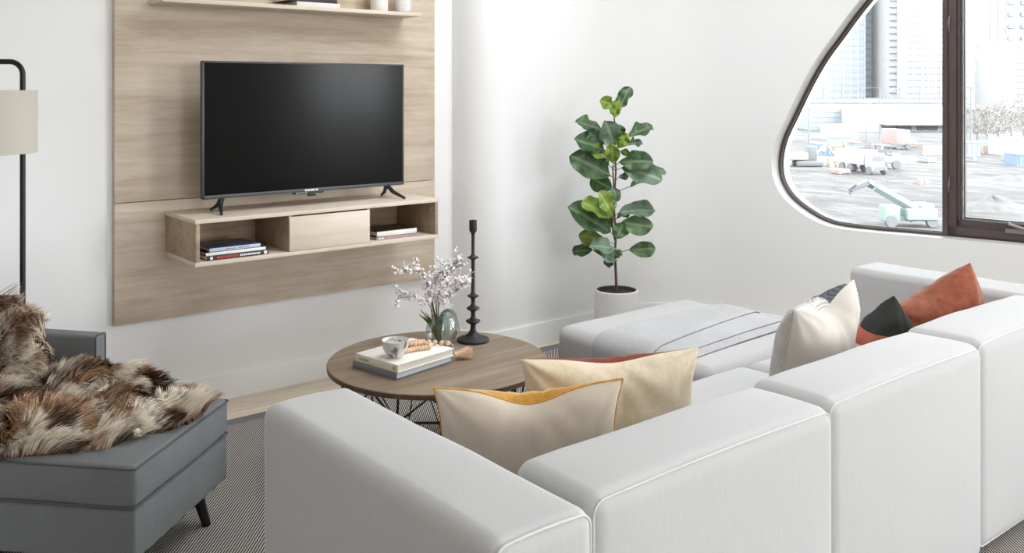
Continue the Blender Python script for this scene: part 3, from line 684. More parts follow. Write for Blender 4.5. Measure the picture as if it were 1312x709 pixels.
cloth(2.43, 2.53, 2.90, 2.892, .010, .012, LT+.09, 'middle_layer')
cloth(2.53, 2.70, 2.898, 2.888, .017, .02, LT+.06, 'top_layer')
for (ya0, ya1, off_, s0_, s1_) in ((2.38, 2.46, .004, .0, LT+.10), (2.43, 2.53, .011, .012, LT+.09), (2.53, 2.70, .018, .02, LT+.06)):
    b = MB(); b.tube([drape(s0_+(s1_-s0_)*q/50, ya0+(ya1-ya0)*q/50-.001, off_)-Vector((3.26, 2.7, OZT)) for q in range(51)], .0022, 5); b.build('cloth_edge', 'foldline', th)  # grey tubes along the layer edges draw darker fold lines
# ------------------------------------------------------------------ cushions
def pillow(name, label, loc, rz, lean, roll, w, h, T, front, back, chop=.03, pinch=.07, seam=None, group=None, wr=.006, seed=0, sag=0, dome=.55, ctr=False):
    """origin at the bottom centre; +y is the front"""
    m = Matrix.Translation(loc) @ Matrix.Rotation(rz, 4, 'Z') @ Matrix.Rotation(lean, 4, 'X') @ Matrix.Rotation(roll, 4, 'Y')
    t_ = thing(name, label, 'cushion', (0, 0, 0)); t_.matrix_world = m
    if group: t_['group'] = group
    def P_(s_, q, side):
        x = w/2*s_*(1-pinch*(1-q*q)); z = h/2*q*(1-pinch*(1-s_*s_))
        e_ = (max(0, 1-abs(s_)**2.6)*max(0, 1-abs(q)**2.6))**dome
        if q > 0: z -= chop*math.exp(-(s_/.42)**2)*q*q*(1-(.85*e_**.5 if side > 0 else 0))
        y = T/2*e_
        y *= 1-(.30*(chop/.04)*math.exp(-(s_/.3)**2)*max(0, q)**2 if chop and side < 0 else 0)
        nz = noise.noise(Vector((x*9+seed, z*9, side*3)))*wr*e_ + noise.noise(Vector((x*26+seed, z*7, side*5)))*wr*.6*e_
        for kx, kz in ((-w/2, h/2), (w/2, h/2), (w/2, -h/2), (-w/2, -h/2), (0, h/2)):
            rr_ = math.hypot(x-kx, z-kz); aa_ = math.atan2(z-kz, x-kx)
            nz += wr*.9*math.sin(aa_*11+seed+kx*9)*math.exp(-(rr_/.13)**2)*min(1, rr_/.03)*e_**.5
        # gathers running in from the seam
        gz = wr*.8*math.sin(x*95+seed)*max(0, abs(q)-.55)*e_*(1 if abs(s_) < .9 else 0)
        return Vector((x, side*y+nz+gz-sag*max(0, q)*(1-abs(s_)), z+(h/2 if not ctr else 0)))
    n = 34
    def warp(u): q = 2*u-1; return math.sin(q*PI/2)*.75+q*.25
    for side, mat, nm in ((1, front, 'front_panel'), (-1, back, 'back_panel')):
        b = MB(); b.grid(lambda u, v: P_(warp(u), warp(v), side), n, n, side < 0); b.build(nm, mat, t_, sharp=180)
    if seam:
        pts = [P_(warp(u/30), -1, 0) for u in range(30)]+[P_(1, warp(u/30), 0) for u in range(30)]+[P_(warp(1-u/30), 1, 0) for u in range(30)]+[P_(-1, warp(1-u/30), 0) for u in range(30)]
        b = MB(); b.tube(pts, .003, 6, True); b.build('piping', seam, t_)
    return t_
SEAT = .43
R_ = math.radians
pillow('throw_pillow', 'cream pillow with a mustard front in the sofa corner, nearest the white armrest', (1.585, 1.885, SEAT+.008), R_(-32), R_(7), R_(-.5), .50, .295, .16, 'mustard', 'linen', .045, .09, 'mustard', 'cream backed lumbar pillows', seed=1, wr=.009)
pillow('throw_pillow', 'cream velvet pillow with a brown front, standing behind the mustard one', (1.965, 1.965, SEAT+.008), R_(-28), R_(7), R_(-.5), .545, .287, .17, 'brownred', 'cream', .02, .07, None, 'cream backed lumbar pillows', wr=.014, seed=5)
pillow('throw_pillow', 'off white pillow with a knitted edge and dark grey woven patch', (2.785, 1.845, SEAT-.0), R_(9), R_(13), R_(-3), .47, .395, .20, 'knit', 'whitelinen', .05, .06, None, seed=9, wr=.009)
pillow('throw_pillow', 'small charcoal, white and rust banded pillow between the knitted and rust ones', (3.13, 1.76, .53), R_(-10), R_(12), R_(-45), .36, .32, .17, 'stripe', 'stripe', .0, .03, None, seed=13, ctr=True, dome=.45)
pillow('throw_pillow', 'rust orange velvet pillow propped in the far corner of the sofa', (3.50, 1.72, .565), R_(-16), R_(6), R_(-22), .43, .41, .25, 'rust', 'rust', .02, .06, None, seed=17, ctr=True, wr=.01)

# ------------------------------------------------------------------ fiddle leaf fig
pc = Vector((3.766, 3.705)); PH = .368; PR = .124
pt = thing('plant_pot', 'white cylindrical plant pot standing on the floor by the wall', 'pot', (pc.x, pc.y, RZ))
b = MB(); b.lathe([(.001, 0), (PR-.006, 0), (PR, .006), (PR, PH-RZ-.004), (PR-.003, PH-RZ), (PR-.010, PH-RZ), (PR-.012, PH-RZ-.03), (.001, PH-RZ-.03)], 64); b.build('pot_body', 'ceramic', pt)
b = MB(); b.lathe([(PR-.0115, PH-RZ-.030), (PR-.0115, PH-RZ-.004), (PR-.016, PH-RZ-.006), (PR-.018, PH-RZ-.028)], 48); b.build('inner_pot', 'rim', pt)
b = MB(); b.grid(lambda u, v: Vector(((PR-.018)*u*math.cos(2*PI*v), (PR-.018)*u*math.sin(2*PI*v), PH-RZ-.024+.006*noise.noise(Vector((u*9*math.cos(6.28*v), u*9*math.sin(6.28*v), 1))))), 12, 48); b.build('soil', 'pot_in', pt, sharp=180)
pd = pc.x*FX+pc.y*FY
fg = thing('fiddle_leaf_fig', 'tall fiddle leaf fig with broad green leaves growing in the white pot', 'plant', (pc.x, pc.y, PH-.03))
fo = Vector((pc.x, pc.y, PH-.03))
def pp(x, y, dep=0): return at(x, pd+dep, y=y)-fo
b = MB(); b.tube(spline([pp(790, 374), pp(789, 350), pp(788, 325), pp(789, 300), pp(787, 270), pp(788, 240), pp(789, 215), pp(787, 190), pp(788, 165), pp(787, 150)], 4), [.0075-.00012*i for i in range(37)], 8); b.build('trunk', 'bark', fg)
b = MB(); b.tube(spline([pp(789, 312), pp(785, 295), pp(784, 270), pp(786, 240), pp(785, 212)], 4), .004, 7); b.build('side_stem', 'bark', fg)
def leaf(bx, by, tx, ty, wpx, mat, dep=0.0, tip=0.0, face=None, stem=True, curl=.15):
    B = pp(bx, by, dep*.3); T = pp(tx, ty, dep+tip); ax = T-B; Ln = ax.length; ax.normalize()
    view = F3.copy(); sc = pd/FOC; proj_w = wpx*sc
    sidev = ax.cross(view)
    if sidev.length < .05: sidev = Vector((0, 0, 1))
    sidev.normalize(); proj_w *= 1.22; full = max(proj_w, Ln*.60); ca = min(1, proj_w/full)
    nrm0 = sidev.cross(ax).normalized()
    if nrm0.dot(view) > 0: nrm0 = -nrm0               # facing the room
    al = math.acos(ca); s1 = 1 if sidev.z > 0 else -1
    nrm = (nrm0*math.cos(al)+sidev*s1*math.sin(al)).normalized(); sd = ax.cross(nrm).normalized()
    b = MB(); nu, nv = 16, 10; vs = []; vein = []; sdn = random.random()*50
    for i in range(nu+1):
        u = i/nu
        wd = full/2*(max(0, math.sin(PI*u**1.3))**.58)*(.92+.12*u)
        if u > .97: wd = full*.04
        for j in range(nv+1):
            v = 2*j/nv-1
            c_ = B+ax*Ln*(.04+.96*u)+sd*wd*v+nrm*(abs(v)**1.5*wd*.30-curl*Ln*(u-.35)**2+math.sin(u*11+v*2+sdn)*.010*abs(v)+.006*math.sin(u*17+sdn*2)*v)
            vs.append(c_); w_ = (u*9-abs(v)*1.5) % 1.0
            vein.append(1.0 if j == nv//2 else (.30 if w_ < .2 else 0))
    fs = [(i*(nv+1)+j, (i+1)*(nv+1)+j, (i+1)*(nv+1)+j+1, i*(nv+1)+j+1) for i in range(nu) for j in range(nv)]
    b.add(vs, fs); o = b.build('leaf', mat, fg, sharp=180)
    at_ = o.data.attributes.new('vein', 'FLOAT', 'POINT'); at_.data.foreach_set('value', vein)
    if stem:
        zx = 788; nb = pp(zx, by+5 if by < 350 else by); m2 = MB(); m2.tube([nb, (nb+B)/2+Vector((0, 0, -.003)), B+ax*Ln*.06], .0022, 6); m2.build('petiole', 'stemg', o)
D, MI, PA, LI = 'leaf_dark', 'leaf_mid', 'leaf_pale', 'leaf_lime'
for q in [
    (792, 142, 807, 111, 14, D, .02, .02), (788, 135, 769, 129, 15, LI, -.02, -.02), (786, 153, 792, 128, 12, LI, -.03, 0),
    (772, 166, 738, 155, 12, D, -.04, -.03), (788, 188, 776, 156, 24, PA, -.08, -.04), (795, 184, 786, 160, 20, MI, -.02, 0), (804, 176, 836, 160, 14, D, .03, .04),
    (776, 193, 738, 178, 19, D, -.06, -.05), (775, 186, 752, 168, 18, PA, -.03, -.03), (791, 190, 803, 171, 15, LI, -.05, 0), (786, 206, 753, 190, 12, LI, -.07, -.02),
    (786, 210, 784, 186, 16, LI, -.09, -.02), (804, 186, 823, 181, 9, PA, .02, .05), (803, 190, 800, 200, 10, LI, .0, 0), (791, 208, 836, 206, 20, D, -.05, -.05), (782, 213, 760, 200, 12, D, .03, .0),
    (785, 226, 732, 199, 30, D, -.05, -.04), (786, 243, 757, 228, 22, D, .02, .03), (794, 214, 848, 229, 24, PA, -.06, -.05), (806, 240, 851, 215, 14, MI, .04, .06), (792, 227, 806, 225, 8, PA, .0, 0),
    (786, 278, 769, 246, 17, LI, -.06, -.04), (786, 279, 747, 258, 16, LI, -.08, -.02), (790, 262, 787, 240, 12, PA, -.04, 0), (791, 272, 840, 268, 15, PA, -.04, .02), (790, 278, 807, 273, 7, D, .04, 0),
    (785, 299, 730, 264, 26, D, -.05, -.03), (794, 285, 836, 291, 22, MI, -.05, -.03), (789, 307, 799, 286, 18, MI, -.03, .02), (780, 282, 779, 280, 8, D, .04, 0) if False else (784, 292, 778, 276, 10, D, .04, 0),
    (777, 308, 741, 302, 18, LI, .0, .03), (791, 319, 757, 314, 14, PA, -.07, -.04), (762, 321, 733, 322, 12, D, .02, .02), (804, 320, 840, 319, 18, MI, -.02, 0),
    (791, 334, 766, 322, 13, PA, -.08, -.02), (786, 333, 774, 338, 12, D, -.03, 0), (789, 331, 793, 320, 10, MI, -.05, 0), (780, 327, 762, 317, 10, LI, -.02, 0)]:
    leaf(*q)

# ------------------------------------------------------------------ floor lamp
lx, ly = .797, 4.0
lp = thing('floor_lamp', 'black arched floor lamp with a cream drum shade behind the armchair', 'lamp', (lx, ly, .001))
ad = (-R2D*.6-F3*.8).normalized()   # the arch leans out over the chair
cx = ad*.255
b = MB(); b.lathe([(.001, 0), (.12, 0), (.125, .006), (.12, .018), (.02, .024), (.001, .024)], 40); b.build('base', 'black', lp)
top = 1.605
arc_ = [Vector((0, 0, .02)), Vector((0, 0, top-.05))]+[Vector((0, 0, top-.05))+(ad2 := (-R2D))*.05*(1-math.cos(a))+Vector((0, 0, .05*math.sin(a))) for a in [i*PI/2/8 for i in range(1, 9)]]
end = -R2D*.26+Vector((0, 0, top)); arc_ += [end]
b = MB(); b.tube(arc_, .0105, 12); b.build('pole', 'black', lp)
sc_ = Vector((-R2D*.058-F3*.222))
zt_ = 1.494
b = MB(); b.tube([end, -R2D*.27-F3*.12+Vector((0, 0, top)), -R2D*.2-F3*.21+Vector((0, 0, top)), sc_+Vector((0, 0, top-.004))-R2D*.03, sc_+Vector((0, 0, top-.02)), sc_+Vector((0, 0, top-.13))], .0075, 8) if False else b.tube([end, -R2D*.30-F3*.10+Vector((0, 0, top)), -R2D*.30-F3*.222+Vector((0, 0, top-.06)), -R2D*.262-F3*.222+Vector((0, 0, zt_-.01))], .0075, 8); b.build('arm', 'black', lp)
b = MB(); r_ = .205; zt, zb = 1.494, 1.264; b.lathe([(r_, zb), (r_, zt), (r_-.003, zt), (r_-.003, zb), (r_, zb)], 64, sc_.x, sc_.y); b.build('lamp_shade', 'shade', lp)
b = MB()
for k in range(3): a = k*2*PI/3; b.tube([sc_+Vector((0, 0, zt-.02)), sc_+Vector((r_*math.cos(a), r_*math.sin(a), zt-.01))], .002, 5)
b.tube([sc_+Vector((0, 0, zt-.0)), sc_+Vector((0, 0, zt-.08))], .014, 10); b.build('shade_frame', 'black', lp)

# ------------------------------------------------------------------ armchair + its ottoman (local frame: x along the front edge, y away from it)
C1 = Vector((.828, 2.722)); ca = math.radians(42.5)
def chair_part(parent, x0, x1, y0, y1, z0, z1, r, name, mat='grey', crown=.006, rot=None, seg=6):
    b = MB(); b.bbox(x0, x1, y0, y1, z0-RZ, z1-RZ, r, 4, crown=crown, seg=seg, mat=rot)
    for i, q in enumerate(b.v): w_ = noise.noise(Vector(q)*6)*.003; b.v[i] = (q[0]+w_, q[1]+w_, q[2]+w_)
    return b.build(name, mat, parent, sharp=80)
fo_ = thing('footstool', 'charcoal grey square footstool with piped cushion, in front of the armchair', 'footstool', (C1.x, C1.y, RZ), ca)
W_ = .59; Dp = .575
chair_part(fo_, 0, W_, 0, Dp, .152, .302, .012, 'stool_base', crown=.003)
chair_part(fo_, -.002, W_+.002, -.002, Dp, .306, .425, .016, 'stool_cushion', crown=.008)
def cpipe(parent, x0, x1, y0, y1, z, rad=.0035):
    r = .012; pts = []
    for (cx_, cy_, s0) in ((x1-r, y1-r, 0), (x0+r, y1-r, 1), (x0+r, y0+r, 2), (x1-r, y0+r, 3)):
        for k in range(5): th_ = (s0+k/4)*PI/2; pts.append((cx_+r*math.cos(th_), cy_+r*math.sin(th_), z-RZ))
    b = MB(); b.tube(pts, rad, 6, True); b.build('piping', 'greyp', parent)
cpipe(fo_, -.003, W_+.003, -.003, Dp, .419); cpipe(fo_, -.002, W_+.002, -.002, Dp, .308, .003); 
def leg(parent, x, y, dx, dy, h=.15):
    b = MB(); n = 10; vs = []
    b.tube([(x, y, h-RZ+.01), (x+dx, y+dy, 0)], [.021, .0145], 14); b.build('leg', 'black', parent)
leg(fo_, .49, .07, .045, -.02); leg(fo_, .10, .07, -.045, -.02); leg(fo_, .49, .49, .045, .02); leg(fo_, .10, .49, -.045, .02)
ex, ey = Vector((math.cos(ca), math.sin(ca))), Vector((-math.sin(ca), math.cos(ca)))
co = C1+ey*.585
ac = thing('armchair', 'charcoal grey upholstered armchair with thin arms, half covered by the fur throw', 'armchair', (co.x, co.y, RZ), ca)
chair_part(ac, -.02, .655, 0, .58, .152, .300, .012, 'seat_frame', crown=.003)
chair_part(ac, -.012, .648, -.005, .50, .302, .428, .025, 'seat_cushion', crown=.008)
for x0_ in (-.095, .662):
    chair_part(ac, x0_, x0_+.068, -.04, .66, .152, .602, .012, 'armrest', crown=.004)
    b = MB(); r = .01; pts = [(x0_+.004, -.041, .16), (x0_+.004, -.041, .586), (x0_+.012, -.041, .592), (x0_+.056, -.041, .592), (x0_+.064, -.041, .586), (x0_+.064, -.041, .16)]; b.tube(pts, .003, 6); b.build('piping', 'greyp', ac)
chair_part(ac, -.02, .655, .50, .66, .30, .84, .035, 'backrest', crown=.01, rot=Matrix.Translation((0, .5, .3)) @ Matrix.Rotation(R_(-8), 4, 'X') @ Matrix.Translation((0, -.5, -.3)))
leg(ac, .6, .05, .04, -.02); leg(ac, .03, .05, -.04, -.02); leg(ac, .6, .6, .04, .05); leg(ac, .03, .6, -.04, .05)

# fur throw: lies over footstool, seat, right arm and back (same local frame as the footstool)
poly = [(.35, -.006), (.415, -.004), (.475, .055), (.52, .19), (.56, .38), (.60, .54), (.645, .68), (.725, .84), (.745, 1.0), (.70, 1.15), (.3, 1.22), (.0, 1.15), (-.04, .85), (-.02, .60), (.0, .44), (.02, .33), (.06, .23), (.10, .15), (.18, .12), (.235, .07)]
PX = np.array(poly)
def inside(x, y):
    c_ = np.zeros(x.shape, bool); n = len(PX)
    for i in range(n):
        xa, ya = PX[i]; xb, yb = PX[i-1]
        m_ = ((ya > y) != (yb > y)) & (x < (xb-xa)*(y-ya)/(yb-ya+1e-12)+xa); c_ ^= m_
    return c_
def edged(x, y):
    d_ = np.full(x.shape, 9.)
    for i in range(len(PX)):
        a = PX[i-1]; e_ = PX[i]-a; t_ = np.clip(((x-a[0])*e_[0]+(y-a[1])*e_[1])/(e_@e_), 0, 1); d_ = np.minimum(d_, np.hypot(x-a[0]-t_*e_[0], y-a[1]-t_*e_[1]))
    return d_
def sst(a, b_, x): q = np.clip((x-a)/(b_-a), 0, 1); return q*q*(3-2*q)
def furz(x, y):
    z = .447+np.zeros_like(x)
    for (cx_, cy_, am, sx, sy) in ((.44, .40, .085, .12, .16), (.30, .24, .035, .09, .07), (.14, .42, .055, .08, .10), (.52, .22, .025, .05, .06), (.30, .62, .05, .10, .10), (.05, .62, .04, .08, .10), (.20, .30, .025, .05, .05), (.42, .12, .02, .06, .04)):
        z = z+am*np.exp(-((x-cx_)/sx)**2-((y-cy_)/sy)**2)
    z = z+.012*np.sin(x*22+y*9)+.010*np.sin(y*26-x*12)
    arm = sst(.57, .665, x)*sst(.68, .80, y)*.165
    back = sst(.86, 1.04, y+.05*np.sin(x*9))*.30
    z = z+np.maximum(arm, back)+.03*sst(.72, .95, y)*sst(.4, .6, x)
    return z
tf = thing('fur_throw', 'long haired brown, cream and black faux fur throw draped over chair and footstool', 'throw', (C1.x, C1.y, RZ), ca)
GX, GY = 90, 130; gx = np.linspace(-.06, .78, GX); gy = np.linspace(0, 1.24, GY); XX, YY = np.meshgrid(gx, gy, indexing='ij')
IN = inside(XX, YY); ED = edged(XX, YY); ZZ = furz(XX, YY)-RZ; ZZ = np.where(IN, ZZ-.02*np.exp(-ED/.02), ZZ-.02)
b = MB(); vid = {}; 
def gv(i, j, k=0):
    if (i, j, k) not in vid: vid[(i, j, k)] = len(b.v); b.v.append((gx[i], gy[j], ZZ[i, j]-k*.018))
    return vid[(i, j, k)]
cell = {(i, j) for i in range(GX-1) for j in range(GY-1) if IN[i, j] and IN[i+1, j] and IN[i, j+1] and IN[i+1, j+1]}
for (i, j) in cell:
    b.f.append((gv(i, j), gv(i+1, j), gv(i+1, j+1), gv(i, j+1))); b.f.append((gv(i, j, 1), gv(i, j+1, 1), gv(i+1, j+1, 1), gv(i+1, j, 1)))
    for (di, dj, p, q) in ((-1, 0, (i, j), (i, j+1)), (1, 0, (i+1, j), (i+1, j+1)), (0, -1, (i, j), (i+1, j)), (0, 1, (i, j+1), (i+1, j+1))):
        if (i+di, j+dj) not in cell: b.f.append((gv(*p), gv(*q), gv(*q, 1), gv(*p, 1)))
b.mi = [0]*len(b.f); b.build('backing', 'furbase', tf, sharp=180)
# pile
NCL = 6200; PER = 24
cx_ = []; cy_ = []
while len(cx_) < NCL:
    a = rng.uniform(-.06, .78, 4000); c_ = rng.uniform(0, 1.24, 4000); m_ = inside(a, c_); cx_ += list(a[m_]); cy_ += list(c_[m_])
cx_ = np.array(cx_[:NCL]); cy_ = np.array(cy_[:NCL])
def nz2(x, y, s, sd): return np.array([noise.noise(Vector((float(a)*s+sd, float(c_)*s, sd*1.7))) for a, c_ in zip(x, y)])
n1 = nz2(cx_, cy_, 10.5, 3.1); n2 = nz2(cx_, cy_, 11.5, 11.3); n3 = nz2(cx_, cy_, 24, 5.7); na = nz2(cx_, cy_, 4.0, 21.0); nb_ = nz2(cx_, cy_, 11.0, 31.0)
e = 1e-3
def nrm_at(x, y):
    dzx = (furz(x+e, y)-furz(x-e, y))/(2*e); dzy = (furz(x, y+e)-furz(x, y-e))/(2*e); q = np.stack([-dzx, -dzy, np.ones_like(x)], -1); return q/np.linalg.norm(q, axis=-1, keepdims=True)
# comb: mostly toward the front edge, swirled by noise, outward near hems
th0 = -PI/2-.5+na*3.6+nb_*2.6+n3*1.2
cen = np.array([.33, .6]); ed = edged(cx_, cy_)
ox, oy = cx_-cen[0], cy_-cen[1]; on = np.hypot(ox, oy)+1e-6; wgt = np.exp(-ed/.06)*1.3
cdx = np.cos(th0)+wgt*ox/on; cdy = np.sin(th0)+wgt*oy/on; cl = np.hypot(cdx, cdy)+1e-6; cdx /= cl; cdy /= cl
K = NCL*PER; rep = np.repeat(np.arange(NCL), PER)
rx = cx_[rep]+rng.normal(0, .0075, K); ry = cy_[rep]+rng.normal(0, .0075, K)
ok = inside(rx, ry); rx = np.where(ok, rx, cx_[rep]); ry = np.where(ok, ry, cy_[rep])
rzv = furz(rx, ry)-RZ-.003-.02*np.exp(-edged(rx, ry)/.02)
N0 = nrm_at(rx, ry)
ln = (.058+.030*rng.random(K))*(1+.25*n3[rep])
tip_dir = np.stack([cdx[rep], cdy[rep], np.zeros(K)], -1)
tip_dir -= N0*np.sum(tip_dir*N0, -1, keepdims=True); tip_dir /= np.linalg.norm(tip_dir, axis=-1, keepdims=True)+1e-9
root = np.stack([rx, ry, rzv], -1)
rootc = np.stack([cx_, cy_, furz(cx_, cy_)-RZ], -1)
lean_ = .95+.35*rng.random((K, 1))
tipf = root+(N0*(.40+.55*rng.random((K, 1)))+tip_dir*lean_)*(ln/1.15)[:, None]
tipc = (rootc[rep]+(N0*(.45+.45*rng.random((NCL, 1))[rep])+tip_dir*1.1)*(.066*(1+.25*n3[rep])/1.15)[:, None])
tip = tipf*.30+tipc*.70+rng.normal(0, .0035, (K, 3))
m1 = root+(tip-root)*.33+N0*(ln*.16)[:, None]; m2 = root+(tip-root)*.7+N0*(ln*.12)[:, None]
sdv = np.cross(tip-root, rng.normal(0, 1, (K, 3))); sdv /= np.linalg.norm(sdv, axis=-1, keepdims=True)+1e-9
w0 = .0011
V = np.stack([root-sdv*w0, root+sdv*w0, m1-sdv*w0, m1+sdv*w0, m2-sdv*w0*.7, m2+sdv*w0*.7, tip], 1).reshape(-1, 3)
o7 = np.arange(K)[:, None]*7
Fq = np.concatenate([o7+np.array([[0, 1, 3, 2]]), o7+np.array([[2, 3, 5, 4]])], 0); Ft = o7+np.array([[4, 5, 6]])
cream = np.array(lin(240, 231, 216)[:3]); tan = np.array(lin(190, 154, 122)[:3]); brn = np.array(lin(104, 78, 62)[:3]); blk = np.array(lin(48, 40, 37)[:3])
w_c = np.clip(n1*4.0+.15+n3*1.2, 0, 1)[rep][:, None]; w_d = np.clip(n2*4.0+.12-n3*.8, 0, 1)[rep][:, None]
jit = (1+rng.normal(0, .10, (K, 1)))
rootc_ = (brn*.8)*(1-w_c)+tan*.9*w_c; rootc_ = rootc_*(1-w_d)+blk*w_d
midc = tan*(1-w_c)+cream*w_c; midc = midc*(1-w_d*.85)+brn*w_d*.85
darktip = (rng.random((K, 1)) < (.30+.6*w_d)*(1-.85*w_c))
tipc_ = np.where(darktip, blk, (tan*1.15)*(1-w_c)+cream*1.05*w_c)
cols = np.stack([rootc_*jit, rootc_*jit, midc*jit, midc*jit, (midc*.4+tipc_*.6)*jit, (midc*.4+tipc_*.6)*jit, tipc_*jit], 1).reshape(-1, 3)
cols = np.clip(cols, 0, 1)
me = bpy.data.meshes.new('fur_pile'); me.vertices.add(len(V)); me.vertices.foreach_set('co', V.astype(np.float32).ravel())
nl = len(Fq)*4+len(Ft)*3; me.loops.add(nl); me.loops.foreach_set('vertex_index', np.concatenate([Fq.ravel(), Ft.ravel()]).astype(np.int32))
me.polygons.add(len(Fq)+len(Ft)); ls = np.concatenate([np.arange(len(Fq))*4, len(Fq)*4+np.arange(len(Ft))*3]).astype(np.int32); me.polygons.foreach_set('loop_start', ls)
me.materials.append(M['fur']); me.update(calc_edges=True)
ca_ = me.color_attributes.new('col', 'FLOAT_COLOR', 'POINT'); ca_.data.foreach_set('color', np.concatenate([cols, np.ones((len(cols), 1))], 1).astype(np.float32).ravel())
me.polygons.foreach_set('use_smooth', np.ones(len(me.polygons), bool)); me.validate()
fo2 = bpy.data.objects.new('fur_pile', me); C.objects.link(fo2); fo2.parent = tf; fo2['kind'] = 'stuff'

# ------------------------------------------------------------------ the city and building site outside
GZ = -8.0
def gpos(x, y): d = (EYE-GZ)*FOC/(y-HOR); return d
EA = .45
def elin(*c): return tuple(q*EA for q in lin(*c)[:3])+(1,)
def ecol(name, rgb, rough=.8, var=.05, sc=.4): return painted(name, elin(*rgb), rough, var, sc)
t = NT('muddy_site_ground'); v = t.coord((1, 1, 1)); n = t.noise(t.coord((.25, .09, 1), (0, 0, .6)), 1.5, 7, .65, 1.5); n2 = t.noise(v, .02, 3)
mx = t.n('ShaderNodeMath', operation='MULTIPLY_ADD'); t.l(n2, mx.inputs[0]); mx.inputs[1].default_value = .5; t.l(n, mx.inputs[2])
t.l(t.ramp(mx.outputs[0], [(.45, (.045, .043, .042, 1)), (.72, (.08, .078, .077, 1)), (.95, (.135, .133, .131, 1))]), t.p.inputs['Base Color']); t.set(rough=.95, spec=.1); M['site'] = t.m
b = MB(); b.grid(lambda u, v: Vector((8+u*700, -350+v*1100, GZ)), 4, 4); struct(b, 'ground', 'site', smooth=False)
E_ = {'blue': (190, 201, 210), 'paleblue': (190, 204, 216), 'white': (225, 226, 226), 'wall': (196, 198, 200), 'grey': (150, 154, 160), 'lav': (192, 198, 212)}
for k_, c_ in list(E_.items()): E_[k_] = ecol('facade_'+k_, c_)
E_['glass'] = plain('facade_window_glass', elin(164, 176, 186), .3); E_['line'] = plain('facade_grey_line', elin(150, 156, 162), .7); E_['dim'] = plain('shadowed_opening', elin(120, 130, 142), .8)
yaw = A-PI/2
def ebox(x0, x1, d, z0, z1, dep, name, mat, parent=None, label=None, cat=None, group=None, off=0.0):
    """box whose near face spans x0..x1 of the view at distance d"""
    p = at((x0+x1)/2, d, z=z0); w_ = (x1-x0)*d/FOC
    if parent is None:
        t_ = thing(name, label, cat, p, yaw, group); return t_, w_
    return None
def tower(x0, x1, d, top_z, name, label, body, rows, row_mat, row_h=.45, proud=.25, gaps=None, dep=25, cols=0, ytop=None, rn='window_band', col_mat=None, z_from=None):
    t_, w_ = ebox(x0, x1, d, GZ, top_z, dep, name, body, None, label, 'building')
    b = MB(); b.box(-w_/2, w_/2, 0, dep, 0, top_z-GZ); b.build('facade', body, t_, smooth=False)
    b = MB(); b.box(-w_/2-.1, w_/2+.1, -.1, dep+.1, top_z-GZ, top_z-GZ+1.2); b.build('parapet', body, t_, smooth=False)
    fh = rows; z = (z_from-GZ) if z_from is not None else fh*.6; k = 0
    while z < min(top_z-GZ-1, 58) and k < 60:
        b = MB()
        for (g0, g1) in (gaps or [(0.02, .98)]): b.box(-w_/2+g0*w_, -w_/2+g1*w_, -proud, .05, z, z+fh*row_h)
        b.build(rn, row_mat, t_, smooth=False); z += fh; k += 1
    if cols:
        for i in range(cols+1):
            b = MB(); xx = -w_/2+w_*i/cols; b.box(xx-.22, xx+.22, -proud-.15, .05, 0, top_z-GZ); b.build('fin', col_mat or body, t_, smooth=False)
    return t_
tower(1062, 1108, 420, 70, 'glass_tower', 'pale lavender glass tower at the left of the left window pane', E_['lav'], 3.0, E_['glass'], .45, .1, cols=5, col_mat=E_['white'])
tower(1088, 1132, 450, 95, 'glass_tower', 'light blue glass tower in the middle of the left window pane', E_['blue'], 3.2, E_['glass'], .35, .1, cols=4, col_mat=E_['paleblue']) if False else tower(1108, 1138, 430, 95, 'glass_tower', 'light blue glass tower in the middle of the left window pane', E_['blue'], 3.2, E_['glass'], .35, .1, cols=3, col_mat=E_['paleblue'])
tower(1139, 1161, 410, 90, 'apartment_tower', 'white tower with thin horizontal floor lines in the left window pane', E_['white'], 2.9, E_['line'], .14, .3, rn='floor_line')
tower(1161, 1212, 400, 90, 'apartment_tower', 'wide white tower with rows of grey windows beside the window mullion', E_['white'], 2.75, E_['line'], .32, .05, gaps=[(.02, .18), (.20, .38), (.46, .54), (.58, .63), (.66, .70), (.78, .86), (.90, .97)], rn='window_row')
tower(1010, 1058, 460, 22, 'office_block', 'low pale office block at the far left behind the railway', E_['white'], 3.2, E_['line'], .3, .05, rn='window_row')
tower(1236, 1268, 430, 90, 'apartment_tower', 'plain white tower just right of the window mullion', E_['white'], 3.4, E_['wall'], .3, .1, gaps=[(.1, .4), (.55, .9)], rn='window_row')
tower(1269, 1289, 440, 95, 'glass_tower', 'narrow blue glass tower in the right window pane', E_['blue'], 4.5, E_['paleblue'], .2, .1, cols=2, col_mat=E_['paleblue'])
tower(1287, 1345, 480, 100, 'apartment_tower', 'blue tower with white balconies at the right edge of the view', E_['paleblue'], 6.2, E_['white'], .32, 1.0, gaps=[(.08, .22), (.36, .48), (.6, .8)], rn='balcony')
tower(1288, 1350, 380, 20, 'apartment_tower', 'lower white block with dark floor lines at the right edge of the view', E_['white'], 2.6, E_['grey'], .2, .1, gaps=[(.22, .98)], rn='floor_line')
